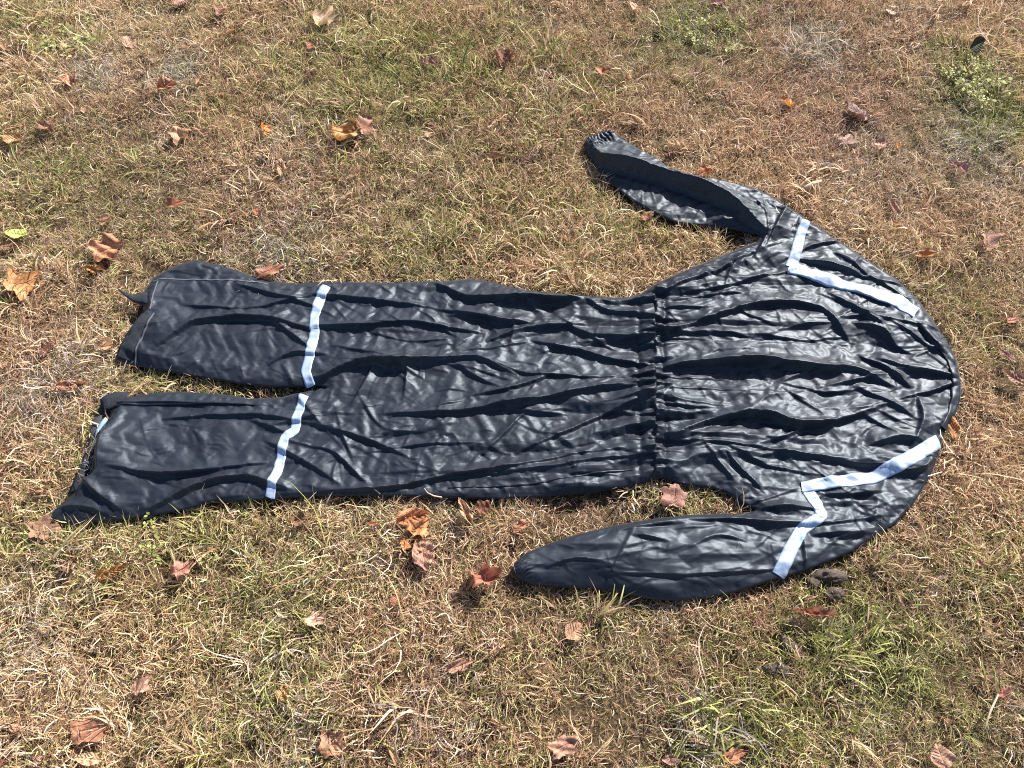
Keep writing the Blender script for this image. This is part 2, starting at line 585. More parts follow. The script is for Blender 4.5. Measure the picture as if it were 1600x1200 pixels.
def coarse_pass(P, g, iters, kb, grav, gn):
    cx_, cy_ = lattice(g)
    Q = sample_rows(np.concatenate([P, FLOOR[..., None], GAIN[..., None], (USED & ~EDGE)[..., None]], -1), GRID, cx_, cy_)
    P_, fl, ga, us = Q[..., :3], Q[..., 3], Q[..., 4], Q[..., 5] > 0.02
    pd = np.pad(us, 1)
    ed = us & ~(pd[:-2, 1:-1] & pd[2:, 1:-1] & pd[1:-1, :-2] & pd[1:-1, 2:])
    D = relax(P_, us, ed, g, 1 + (ga - 1) * gn, fl, iters, kb, grav) - P_
    D[~us] = 0
    P = P + sample_rows(D, g, gx, gy) * (USED & ~EDGE)[..., None]
    P[..., 2] = np.maximum(P[..., 2], FLOOR)
    return P


P2 = coarse_pass(P1, 0.0085, 90, 0.07, 0.000002, 1.0)
t2 = time.time()
PF = relax(P2, USED, EDGE, GRID, 1 + (GAIN - 1) * 0.35, FLOOR, 40, 0.04, 0.000001)
PF = PF.astype(float)
FA, FB, FC = 0.0048, 0.0026, 0.0008


def facets(cu, cv, ang, seed, warp):
    """height of a crumpled film in -1..1: flat facets that meet in sharp creases"""
    r = np.random.default_rng(seed)
    wx = (smooth_noise((NY, NX), 0.7 * 1.75 / cu, seed + 1) - 0.5) * 2 * warp * cu
    wy = (smooth_noise((NY, NX), 0.7 * 1.75 / cu, seed + 2) - 0.5) * 2 * warp * cv
    c, s_ = math.cos(ang), math.sin(ang)
    u = ((gx - X0) * c + (gy - Y0) * s_ + wx) / cu + 40
    v = (-(gx - X0) * s_ + (gy - Y0) * c + wy) / cv + 80
    i, j = np.floor(u).astype(int), np.floor(v).astype(int)
    a, b = u - i, v - j
    Hh = r.uniform(-1, 1, (400, 400)).astype(np.float32)
    Dg = r.random((400, 400)) < 0.5
    i %= 399; j %= 399
    h00, h10, h01, h11 = Hh[i, j], Hh[i + 1, j], Hh[i, j + 1], Hh[i + 1, j + 1]
    d1 = np.where(a + b < 1, h00 + a * (h10 - h00) + b * (h01 - h00), h11 + (1 - a) * (h01 - h11) + (1 - b) * (h10 - h11))
    d2 = np.where(a > b, h00 + a * (h10 - h00) + b * (h11 - h10), h00 + b * (h01 - h00) + a * (h11 - h01))
    return np.where(Dg[i, j], d1, d2)


_z = 0.35 + 1.2 * smooth_noise((NY, NX), 10, 71)
_leg = np.clip((PXG - 200) / 500, 0.45, 1)
PF[..., 2] += (FA * facets(0.105, 0.032, 0.05, 61, 0.7) + FB * facets(0.038, 0.020, -0.25, 64, 0.8) * _z + FC * facets(0.016, 0.011, 0.5, 67, 0.8) * _z) * _leg * np.clip(DST / 0.014, 0, 1)
# the film's small sharp creases and the ribs of the elastic cuffs, on top of the relaxed cloth
_rs = random.Random(23)
FINE = []
for _k in range(1500):
    x, y = _rs.uniform(140, 1500), _rs.uniform(200, 935)
    if _rs.random() > 0.35 + 0.65 * min(1, max(0, (x - 250) / 600)):
        continue
    ang = _rs.uniform(-1.5, 1.5) if _rs.random() < 0.5 else _rs.gauss(0, 0.4)
    L = _rs.uniform(12, 42)
    kx = _rs.uniform(-0.3, 0.3)
    FINE.append(([(x - L / 2 * math.cos(ang), y - L / 2 * math.sin(ang)), (x - kx * L * math.sin(ang) * .5, y + kx * L * math.cos(ang) * .5),
                  (x + L / 2 * math.cos(ang), y + L / 2 * math.sin(ang))], _rs.uniform(0.9, 3.0), 0.9))
PF[..., 2] += (0.5 * ridge_field(MID, 0.9, 1.0, 0.03) + ridge_field(RID, 0.40, 0.9, 0.05)) * np.clip(DST / 0.015, 0, 1)
PF[..., 2] += ridge_field(FINE, 0.9, 1.0, 0.012) * np.clip(DST / 0.012, 0, 1)
_c = (PXG - 912) * 0.62 + (PYG - 222) * 0.78
_t = (PXG - 912) * 0.78 - (PYG - 222) * 0.62
_m = np.clip((24 - _c) / 8, 0, 1) * (PXG < 985) * (PYG < 262)
PF[..., 2] += _m * (0.0035 * np.abs(np.sin(_t * 0.62 + 1.3 * np.sin(_c * 0.25))) + 0.003 * (_c < 14)) * np.clip(DST / 0.005, 0, 1)
_m = np.clip((836 - PXG) / 14, 0, 1) * (PYG > 840)
PF[..., 2] += _m * 0.0035 * np.abs(np.sin((PYG + 0.4 * PXG) * 0.55 + 1.2 * np.sin(PXG * 0.2))) * np.clip(DST / 0.005, 0, 1)
print('cloth', round(t1 - T0, 1), round(t2 - t1, 1), round(time.time() - t2, 1), NX, NY)
# ----------------------------------------------------------------- the suit's parts, cut from the relaxed cloth
NRM = np.zeros_like(PF)
_ff = []
_j, _i = np.where(CELL)
_a = _j * NX + _i
_Q = np.stack([_a, _a + 1, _a + NX + 1, _a + NX], 1)
_V = PF.reshape(-1, 3)
_n = np.cross(_V[_Q[:, 2]] - _V[_Q[:, 0]], _V[_Q[:, 3]] - _V[_Q[:, 1]])
_N = np.zeros_like(_V)
for _c in range(4):
    np.add.at(_N, _Q[:, _c], _n)
NRM = _N.reshape(NY, NX, 3)
_l = np.sqrt((NRM ** 2).sum(-1, keepdims=True))
NRM = np.where(_l > 1e-12, NRM / np.maximum(_l, 1e-12), np.array([0, 0, 1.0]))
NRM[NRM[..., 2] < 0] *= -1

suit = empty('rain_suit', tuple(ground(820, 600, 0.0)))
tag(suit, 'black one-piece rain suit with pale reflective tape spread out flat on the grass', 'rain suit')
SUIT_INV = Matrix.Translation(-suit.location)


def child(name, mesh, mat, parent=suit):
    """mesh is in world coordinates; the part keeps its place under the suit's Empty"""
    o = link(name, mesh, None, mat)
    if parent is suit:
        mesh.transform(SUIT_INV)
    else:
        mesh.transform(SUIT_INV)
    o.parent = parent
    return o


def above(px, py, line):
    l = np.array(line, float)
    return py < np.interp(px, l[:, 0], l[:, 1])


cx = 0.25 * (PXG[:-1, :-1] + PXG[1:, :-1] + PXG[:-1, 1:] + PXG[1:, 1:])
cy = 0.25 * (PYG[:-1, :-1] + PYG[1:, :-1] + PYG[:-1, 1:] + PYG[1:, 1:])
UP_SEAM = [(900, 372), (1188, 372), (1239, 414), (1322, 440), (1379, 458), (1440, 489), (1600, 600)]
LO_SEAM = [(700, 797), (1040, 775), (1120, 783), (1178, 796), (1261, 758), (1367, 742), (1420, 715), (1478, 679), (1600, 600)]
up_sl = above(cx, cy, UP_SEAM) & (cx > 900) & ~((cx < 1188) & (cy > 372))
lo_sl = ~above(cx, cy, LO_SEAM) & (cx > 780)
lo_sl &= ~((cx < 1050) & (cy < 780))
cuff_u = up_sl & ((cx - 912) * 0.62 + (cy - 222) * 0.78 < 16) & (cx < 980)
cuff_l = lo_sl & (cx < 826)
up_sl &= ~cuff_u
lo_sl &= ~cuff_l
body = CELL & ~up_sl & ~lo_sl & ~cuff_u & ~cuff_l
band = body & (cx > 1001) & (cx < 1047)
leg = body & (cx <= 1001)
leg_u = leg & above(cx, cy, [(100, 595), (495, 604), (640, 585), (770, 566), (900, 588), (1001, 590)])
leg_l = leg & ~leg_u
torso = body & (cx >= 1047)


def cut(name, sel, mat=FABRIC):
    sel = sel & CELL
    j, i = np.where(sel)
    a = j * NX + i
    F = np.stack([a, a + 1, a + NX + 1, a + NX], 1)
    uniq, inv = np.unique(F.ravel(), return_inverse=True)
    me = mesh_from(name, PF.reshape(-1, 3)[uniq], inv.reshape(F.shape))
    nn = NRM.reshape(-1, 3)[uniq]
    o = child(name, me, mat)
    me.normals_split_custom_set_from_vertices(nn.tolist())
    return o


TORSO = cut('torso', torso)
BAND = cut('waistband', band)
LEG_U = cut('trouser_leg', leg_u)
LEG_L = cut('trouser_leg', leg_l)
SL_U = cut('sleeve', up_sl)
SL_L = cut('sleeve', lo_sl)
CUFF_U = cut('cuff', cuff_u)
CUFF_L = cut('cuff', cuff_l)


def surf(px, py, off=0.0):
    """point (and normal) on the cloth under a photo pixel"""
    w = ground(px, py, 0.035)
    def bil(G):
        return sample_rows(G, GRID, w[..., 0], w[..., 1])
    p, n = bil(PF), bil(NRM)
    n = n / np.sqrt((n ** 2).sum(-1, keepdims=True))
    return p + n * off, n


def strip(name, line, width, mat, parent, off=0.0013, across=7, step=2.2, label=None):
    """a band sewn on the cloth along a photo line; width in photo pixels (number or list)"""
    p = np.array(line, float)
    seg = np.r_[0, np.cumsum(np.hypot(*np.diff(p, axis=0).T))]
    s = np.arange(0, seg[-1] + step * .5, step)
    q = np.stack([np.interp(s, seg, p[:, 0]), np.interp(s, seg, p[:, 1])], 1)
    t = np.gradient(q, axis=0)
    for _ in range(3):
        t[1:-1] = (t[:-2] + t[1:-1] + t[2:]) / 3
    t /= np.hypot(*t.T)[:, None]
    nrm = np.stack([-t[:, 1], t[:, 0]], 1)
    w = np.interp(s, seg, width) if isinstance(width, (list, tuple)) else np.full(len(s), float(width))
    if name == 'reflective_tape':
        w = w * 1.1
    k = np.linspace(-0.5, 0.5, across)
    Q = q[:, None, :] + nrm[:, None, :] * (k[None, :, None] * w[:, None, None])
    V, N = surf(Q[..., 0], Q[..., 1], off)
    # side skirts so that the band has an edge
    lo, _ = surf(Q[:, [0, -1], 0], Q[:, [0, -1], 1], -0.0006)
    V = np.concatenate([lo[:, :1], V, lo[:, 1:]], 1)
    n, m = V.shape[:2]
    idx = np.arange(n * m).reshape(n, m)
    F = np.stack([idx[:-1, :-1], idx[:-1, 1:], idx[1:, 1:], idx[1:, :-1]], -1).reshape(-1, 4)
    a = V[1, 1] - V[0, 1]
    b = V[0, 2] - V[0, 1]
    if np.cross(a, b)[2] > 0:
        F = F[:, ::-1]
    o = child(name, mesh_from(name, V.reshape(-1, 3), F), mat, parent)
    if label:
        o['label'] = label
    return o


strip('reflective_tape', [(508, 441), (498, 462), (490, 488), (490, 514), (486, 533), (481, 556), (476, 577), (483, 597)], 13.5, TAPE, LEG_U)
strip('reflective_tape', [(473, 612), (462, 648), (458, 668), (443, 679), (436, 710), (430, 735), (424, 750), (418, 772)], 13, TAPE, LEG_L)
strip('reflective_tape', [(1261, 341), (1253, 363), (1245, 395), (1239, 412)], [13, 14, 16, 17], TAPE, SL_U)
strip('reflective_tape', [(1236, 411), (1266, 423), (1322, 440), (1379, 458), (1408, 466), (1434, 486)], [16, 16, 15, 16, 17, 17], TAPE, SL_U, off=0.0019)
strip('reflective_tape', [(1256, 757), (1324, 747), (1367, 742), (1420, 715), (1471, 685)], [15, 19, 18, 22, 20], TAPE, SL_L, off=0.0019)
strip('reflective_tape', [(1263, 758), (1280, 786), (1287, 804), (1256, 824), (1238, 856), (1220, 895)], [16, 16, 15, 18, 20, 21], TAPE, SL_L)
# seams
strip('seam', [(236, 434), (270, 431), (320, 431), (370, 433), (415, 438)], 2.2, STITCH, LEG_U, 0.0008, 3)
strip('seam', [(700, 757), (784, 756), (840, 752), (926, 737), (990, 729)], 2.6, FABRIC, LEG_L, 0.0016, 3)
strip('seam', [(180, 631), (230, 629), (280, 627), (340, 625), (395, 627)], 2.6, FABRIC, LEG_L, 0.0016, 3)
# hook-and-loop patch at the far leg's hem with its stitch line
strip('hook_and_loop_patch', [(226, 492), (212, 514), (196, 540), (190, 556)], [26, 27, 28, 25], VELCRO, LEG_U, 0.0016, 9)
strip('seam', [(243, 492), (231, 515), (214, 542), (206, 564)], 2, STITCH, LEG_U, 0.0022, 3)
strip('seam', [(245, 436), (240, 458), (236, 486)], 2, STITCH, LEG_U, 0.0012, 3)
# collar band along the neck
strip('collar', [(1440, 505), (1468, 530), (1486, 558), (1496, 590), (1497, 618), (1491, 640), (1478, 664)], [7, 9, 11, 13, 14, 12, 9], FABRIC, TORSO, 0.003, 7)

# the panel that lies on the grass, a little larger at the near leg's hem
_bp = [p for p in OUT]
def back_panel():
    poly = np.array([(156, 626), (145, 662), (139, 684), (139, 705), (124, 738), (116, 758), (104, 777)] , float)
    i0 = _bp.index((79, 798)); i1 = _bp.index((172, 621))
    ring = _bp[i1:] + _bp[:i0 + 1]
    px = np.array(ring + [tuple(p) for p in poly[::-1]], float)
    W = ground(px[:, 0], px[:, 1], 0.018)
    c = W[:, :2]
    V = [(x, y, 0.014) for x, y in c]
    import bmesh
    bm = bmesh.new()
    vs = [bm.verts.new(v) for v in V]
    f = bm.faces.new(vs)
    bmesh.ops.triangulate(bm, faces=[f])
    me = bpy.data.meshes.new('back_panel')
    bm.to_mesh(me); bm.free()
    return child('back_panel', me, LINING)
back_panel()


def flap(name, pts, z, mat, parent, thick=0.0015, n=5):
    """small curled piece of cloth: quad strip between two photo lines given as pairs"""
    A = np.array([a for a, b in pts], float); B = np.array([b for a, b in pts], float)
    k = np.linspace(0, 1, n)
    Q = A[:, None] * (1 - k[None, :, None]) + B[:, None] * k[None, :, None]
    zz = np.array(z, float)[:, None] + 0.003 * np.sin(k * 3.1)[None]
    V = ground(Q[..., 0], Q[..., 1], zz)
    m = len(pts)
    idx = np.arange(m * n).reshape(m, n)
    F = np.stack([idx[:-1, :-1], idx[:-1, 1:], idx[1:, 1:], idx[1:, :-1]], -1).reshape(-1, 4)
    o = child(name, mesh_from(name, V.reshape(-1, 3), F), mat, parent)
    md = o.modifiers.new('thickness', 'SOLIDIFY'); md.thickness = thick; md.offset = 0
    return o


flap('hem_tab', [((184, 451), (189, 456)), ((197, 458), (200, 466)), ((209, 461), (211, 473)), ((222, 458), (224, 475)), ((230, 456), (230, 476))],
     [0.030, 0.026, 0.024, 0.026, 0.03], VELCRO, LEG_U, 0.002)
flap('hook_and_loop_patch', [((157, 624), (160, 645)), ((170, 616), (172, 640)), ((184, 613), (186, 634)), ((200, 612), (196, 630))],
     [0.024, 0.026, 0.028, 0.03], VELCRO, LEG_L, 0.002)
flap('hem_lining', [((145, 655), (160, 648)), ((140, 690), (152, 688)), ((122, 738), (140, 735)), ((106, 772), (122, 764))],
     [0.020, 0.020, 0.020, 0.02], LINING, LEG_L, 0.002)
flap('size_tag', [((165, 652), (168, 656)), ((157, 660), (165, 662)), ((150, 671), (158, 671)), ((148, 681), (150, 681))],
     [0.032, 0.031, 0.030, 0.029], LABELM, LEG_L, 0.001)


def thread_curve(name, pts, z, mat, parent, r=0.0005):
    cu = bpy.data.curves.new(name, 'CURVE'); cu.dimensions = '3D'; cu.bevel_depth = r; cu.bevel_resolution = 1
    for line in pts:
        W = ground(np.array([p[0] for p in line], float), np.array([p[1] for p in line], float), z)
        sp = cu.splines.new('POLY'); sp.points.add(len(W) - 1)
        for k, w in enumerate(W):
            sp.points[k].co = (*(np.array(w) - np.array(suit.location) + np.array([0, 0, 0.002 * math.sin(k * 2.1)])), 1)
    o = bpy.data.objects.new(name, cu); COL.objects.link(o); o.parent = parent
    me = bpy.data.meshes.new_from_object(o)
    bpy.data.objects.remove(o)
    bpy.data.curves.remove(cu)
    o = link(name, me, parent)
    if not len(me.materials):
        me.materials.append(mat)
    o['kind'] = 'stuff'
    return o


_fr = random.Random(5)
lines = [[(156, 668), (150, 682), (143, 695), (136, 700), (135, 707), (140, 712), (144, 718), (145, 728)]]
for _ in range(12):
    x, y = 141 + _fr.uniform(-3, 3), 722 + _fr.uniform(-6, 12)
    L = [(x, y)]
    a = _fr.uniform(0, 6.3)
    for _k in range(6):
        a += _fr.uniform(-1, 1)
        x += 2.4 * math.cos(a); y += 1.8 * math.sin(a)
        L.append((x, y))
    lines.append(L)
FRAYO = thread_curve('frayed_threads', lines, 0.032, FRAY, LEG_L, 0.0004)

# ----------------------------------------------------------------- ground sheet
def mat_soil():
    M = Mat('soil_and_thatch', 0.95, 0.2)
    tc = M.n('ShaderNodeTexCoord')
    P = tc.outputs['Object']
    fine = M.noise(P, 130, 5, 0.7)
    big = M.noise(P, 3.0, 4)
    c1 = M.ramp(fine, [(0.35, (0.050, 0.030, 0.018)), (0.55, (0.12, 0.075, 0.042)), (0.72, (0.30, 0.21, 0.115))])
    c2 = M.ramp(fine, [(0.35, (0.045, 0.032, 0.016)), (0.55, (0.12, 0.085, 0.040)), (0.72, (0.27, 0.20, 0.10))])
    M.l(M.mix(M.ramp(big, [(0.4, (0, 0, 0)), (0.6, (1, 1, 1))]), c1, c2), M.b.inputs['Base Color'])
    M.l(M.bump(fine, 1.0, 0.02), M.b.inputs['Normal'])
    return M.m


def ground_sheet():
    r = np.r_[np.linspace(0, 4, 60), np.geomspace(4.3, 400, 24)]
    a = np.linspace(0, 2 * math.pi, 97)[:-1]
    rr_, aa = np.meshgrid(r[1:], a, indexing='ij')
    x, y = rr_ * np.cos(aa), rr_ * np.sin(aa) + 1.2
    n = np.sin(x * 3.1 + 1) * np.cos(y * 2.7) * 0.004 + np.sin(x * 9.7 + y * 7) * 0.002 + np.random.default_rng(2).normal(0, 0.0015, x.shape)
    z = -0.004 + n * (rr_ < 10)
    V = np.concatenate([[(0, 1.2, -0.004)], np.stack([x, y, z], -1).reshape(-1, 3)])
    m, k = rr_.shape
    idx = 1 + np.arange(m * k).reshape(m, k)
    nx = np.roll(idx, -1, 1)
    F = np.stack([idx[:-1], idx[1:], nx[1:], nx[:-1]], -1).reshape(-1, 4)
    tri = np.stack([np.zeros(k, int), idx[0], nx[0], nx[0]], -1)
    me = bpy.data.meshes.new('ground')
    me.from_pydata(V.tolist(), [], [tuple(int(q) for q in t[:3]) for t in tri] + [tuple(int(q) for q in f) for f in F])
    me.polygons.foreach_set('use_smooth', np.ones(len(me.polygons), dtype=bool))
    tag(link('ground', me, None, mat_soil()), kind='structure')


ground_sheet()

# ----------------------------------------------------------------- grass blades
def mat_grass():
    M = Mat('grass_blade', 0.6, 0.25)
    def att(name, typ):
        a = M.n('ShaderNodeAttribute', attribute_name=name, attribute_type=typ)
        return a.outputs['Fac']
    sh, hue, up = att('shade', 'GEOMETRY'), att('hue', 'GEOMETRY'), att('up', 'GEOMETRY')
    green, brown, pale = att('green', 'INSTANCER'), att('brown', 'INSTANCER'), att('pale', 'INSTANCER')
    straw = M.ramp(sh, STRAW)
    rust = M.ramp(sh, RUSTY)
    gr = M.ramp(sh, GREEN)
    grey = M.ramp(sh, GREYISH)
    def step(a, b, w):
        r = M.n('ShaderNodeMapRange')
        r.inputs['From Min'].default_value, r.inputs['From Max'].default_value = -w, w
        M.l(M.math('SUBTRACT', a, b), r.inputs['Value'])
        return r.outputs[0]
    dry = M.mix(step(brown, hue, 0.12), straw, rust)
    dry = M.mix(step(pale, hue, 0.15), dry, grey)
    col = M.mix(step(green, M.math('SUBTRACT', 1.0, hue), 0.10), dry, gr)
    # the foot of a blade blends towards the rusty ramp
    foot = M.n('ShaderNodeMapRange')
    foot.inputs['From Max'].default_value = 0.35
    foot.inputs['To Min'].default_value, foot.inputs['To Max'].default_value = 0.5, 0.0
    M.l(up, foot.inputs['Value'])
    col = M.mix(foot.outputs[0], col, rust)
    M.l(col, M.b.inputs['Base Color'])
    tr = M.n('ShaderNodeBsdfTranslucent')
    M.l(col, tr.inputs['Color'])
    mx = M.n('ShaderNodeMixShader')
    mx.inputs[0].default_value = 0.30
    M.l(M.b.outputs[0], mx.inputs[1]); M.l(tr.outputs[0], mx.inputs[2])
    M.l(mx.outputs[0], M.nt.nodes['Material Output'].inputs['Surface'])
    return M.m


STRAW = [(0.0, (0.22, 0.118, 0.058)), (0.35, (0.47, 0.305, 0.168)), (0.7, (0.68, 0.50, 0.315)), (1.0, (0.88, 0.76, 0.57))]
RUSTY = [(0.0, (0.13, 0.060, 0.036)), (0.4, (0.34, 0.19, 0.118)), (0.75, (0.54, 0.355, 0.235)), (1.0, (0.76, 0.59, 0.43))]
GREEN = [(0.0, (0.095, 0.115, 0.030)), (0.4, (0.22, 0.235, 0.065)), (0.75, (0.39, 0.38, 0.135)), (1.0, (0.62, 0.58, 0.30))]
GREYISH = [(0.0, (0.20, 0.165, 0.14)), (0.5, (0.42, 0.36, 0.31)), (1.0, (0.68, 0.62, 0.55))]
GRASS = mat_grass()


def blades(rs, n, radius, ln, wd, el, curl, segs=3, wob=0.5, lean=None):
    """n ribbons: base inside radius, length/width/elevation ranges, downward curl; returns verts, faces, attributes"""
    V, F, A = [], [], []
    for _ in range(n):
        r, t = radius * math.sqrt(rs.random()), rs.uniform(0, 6.283)
        p = np.array([r * math.cos(t), r * math.sin(t), rs.uniform(-0.004, 0.004)])
        az = rs.uniform(0, 6.283) if lean is None else rs.gauss(lean, 0.7)
        e = rs.uniform(*el)
        L, w = rs.uniform(*ln), rs.uniform(*wd)
        roll = rs.uniform(-1.3, 1.3)
        c = rs.uniform(*curl)
        sh = min(1, max(0, rs.gauss(0.5, 0.27)))
        hue = rs.random()
        b0 = len(V)
        for k in range(segs + 1):
            f = k / segs
            d = np.array([math.cos(az) * math.cos(e), math.sin(az) * math.cos(e), math.sin(e)])
            sd = np.array([-math.sin(az), math.cos(az), 0])
            un = np.cross(d, sd)
            sd = sd * math.cos(roll) + un * math.sin(roll)
            ww = w * (0.75 + 0.25 * math.sin(f * 3.0)) * (1 - f ** 2.5)
            if k < segs:
                V += [p - sd * ww / 2, p + sd * ww / 2]
                A += [(sh, hue, f)] * 2
            else:
                V.append(p); A.append((sh, hue, 1.0))
            p = p + d * L / segs
            e = e - c / segs
            az += rs.uniform(-wob, wob)
            if p[2] < 0.002:
                p[2] = 0.002 + rs.random() * 0.004
                e = max(e, rs.uniform(-0.1, 0.4))
        for k in range(segs - 1):
            a = b0 + 2 * k
            F.append((a, a + 1, a + 3)); F.append((a, a + 3, a + 2))
        a = b0 + 2 * (segs - 1)
        F.append((a, a + 1, a + 2))
    return V, F, A


def weed(rs, n, size):
    """small rosette of oval leaflets"""
    V, F, A = [], [], []
    for _ in range(n):
        t = rs.uniform(0, 6.283)
        L = size * rs.uniform(0.7, 1.2)
        h = rs.uniform(0.008, 0.03)
        r0 = rs.uniform(0.0, 0.025)
        q = np.array([r0 * math.cos(t), r0 * math.sin(t), h])
        a2 = rs.uniform(0, 6.283)
        d = np.array([math.cos(a2), math.sin(a2), rs.uniform(-0.3, 0.4)])
        s = np.array([-math.sin(a2), math.cos(a2), rs.uniform(-0.3, 0.3)])
        b = len(V)
        for (f, w) in ((0, 0.1), (0.35, 0.42), (0.7, 0.42), (1.0, 0.05)):
            V += [q + d * L * f - s * L * w * 0.8, q + d * L * f + s * L * w * 0.8]
            A += [(rs.uniform(0.1, 0.7), 0.98, 0.8)] * 2
        sh = rs.uniform(0.1, 0.75)
        for k in range(len(A) - 8, len(A)):
            A[k] = (sh, 0.97, 0.8)
        for k in range(3):
            a = b + 2 * k
            F.append((a, a + 1, a + 3)); F.append((a, a + 3, a + 2))
    return V, F, A


TUFTS = bpy.data.collections.new('grass_tufts')
def tuft(k, data):
    V, F, A = data
    me = bpy.data.meshes.new('grass_tuft')
    me.from_pydata([tuple(v) for v in V], [], F)
    me.polygons.foreach_set('use_smooth', np.ones(len(me.polygons), dtype=bool))
    A = np.array(A, dtype=np.float32)
    for j, nm in enumerate(('shade', 'hue', 'up')):
        at = me.attributes.new(nm, 'FLOAT', 'POINT')
        at.data.foreach_set('value', np.ascontiguousarray(A[:, j]))
    me.materials.append(GRASS)
    o = bpy.data.objects.new('grass_tuft.%03d' % k, me)
    TUFTS.objects.link(o)


_rs = random.Random(3)
KINDS = []
def kinds(name, n, fn):
    a = len(KINDS)
    for _ in range(n):
        tuft(len(KINDS), fn()); KINDS.append(name)
    return (a, len(KINDS))
MAT_ = kinds('matted', 10, lambda: blades(_rs, 40, 0.030, (0.012, 0.038), (0.0009, 0.0018), (-0.1, 0.9), (-0.6, 1.6), 3, 0.55))
MIX_ = kinds('mixed', 8, lambda: blades(_rs, 32, 0.026, (0.015, 0.038), (0.0010, 0.0021), (0.4, 1.4), (0.0, 1.6), 3, 0.4))
TALL_ = kinds('tall', 6, lambda: blades(_rs, 16, 0.016, (0.030, 0.065), (0.0016, 0.0034), (0.5, 1.4), (0.2, 2.2), 4, 0.25, lean=_rs.uniform(0, 6.28)))
LONG_ = kinds('long_straw', 5, lambda: blades(_rs, 11, 0.030, (0.050, 0.11), (0.0008, 0.0018), (0.1, 0.8), (0.4, 1.6), 6, 0.45))
WEED_ = kinds('weed', 4, lambda: weed(_rs, 18, 0.008))
CURLY = kinds('curly', 6, lambda: blades(_rs, 34, 0.028, (0.012, 0.030), (0.0008, 0.0016), (0.0, 1.3), (-1.5, 3.0), 3, 1.0))

# where the lawn is green, rusty or bleached (photo pixel, radius, weight)
GREENS = [(80,290,110,.45),(230,340,120,.30),(480,130,160,.30),(650,100,140,.30),(1090,60,85,.55),(1530,120,95,.6),(1460,1110,130,.5),(1340,990,110,.4),
          (1200,1150,90,.25),(390,1165,100,.30),(430,960,110,.35),(1580,880,90,.4),(1510,480,110,.42),(1570,190,60,.5),(800,1010,90,.15),(990,350,80,.4),
          (1090,390,60,.35),(700,400,120,.15),(150,700,50,.35),(230,595,45,.4),(345,598,60,.5),(300,830,120,.30),(30,850,60,.45),(930,130,80,.25),(480,590,40,.3),
          (1090,790,60,.3),(1270,950,60,.3),(950,960,90,.2),(20,40,60,.5),(1390,460,60,.4),(1180,1080,70,.35),(120,60,40,.4)]
BROWNS = [(370,380,95,.6),(60,620,110,.35),(1420,280,140,.55),(1310,200,110,.5),(160,180,120,.45),(860,260,130,.3),(1360,900,130,.3),(720,1060,150,.25),
          (250,200,120,.4),(560,360,120,.2),(1180,90,80,.3),(950,840,120,.3),(100,1050,130,.2),(1100,1020,150,.25),(60,480,70,.2),(1250,60,110,.35)]
PALES = [(280,105,32,.8),(150,115,40,.6),(1530,235,60,.7),(1275,70,50,.6),(60,610,80,.5),(410,400,60,.35),(480,1130,90,.25),(700,1090,90,.25),(1350,260,90,.3),(1120,1150,70,.3),(30,1000,90,.3)]


WEEDS = [(1090,55,60,.22),(245,835,40,.12),(1520,130,50,.2),(90,70,40,.3),(350,600,30,.12)]


def field(P, blobs, base, nscale, namp, seed):
    f = np.full(len(P), base)
    rg = np.random.default_rng(seed)
    for s, a in ((1, 1), (2.3, .7), (5.1, .5)):
        for _ in range(5):
            k = rg.normal(0, 1, 2) * nscale * s
            f += namp * a * 0.32 * np.sin(P @ k + rg.uniform(0, 6.28))
    for px, py, r, w in blobs:
        c = ground(px, py, 0.01)[:2]
        m = np.hypot(*(ground(px + r, py, 0.01)[:2] - c))
        d = (P - c) / m
        f += w * np.exp(-(d[:, 0] ** 2 + (d[:, 1] / 1.15) ** 2))
    return f


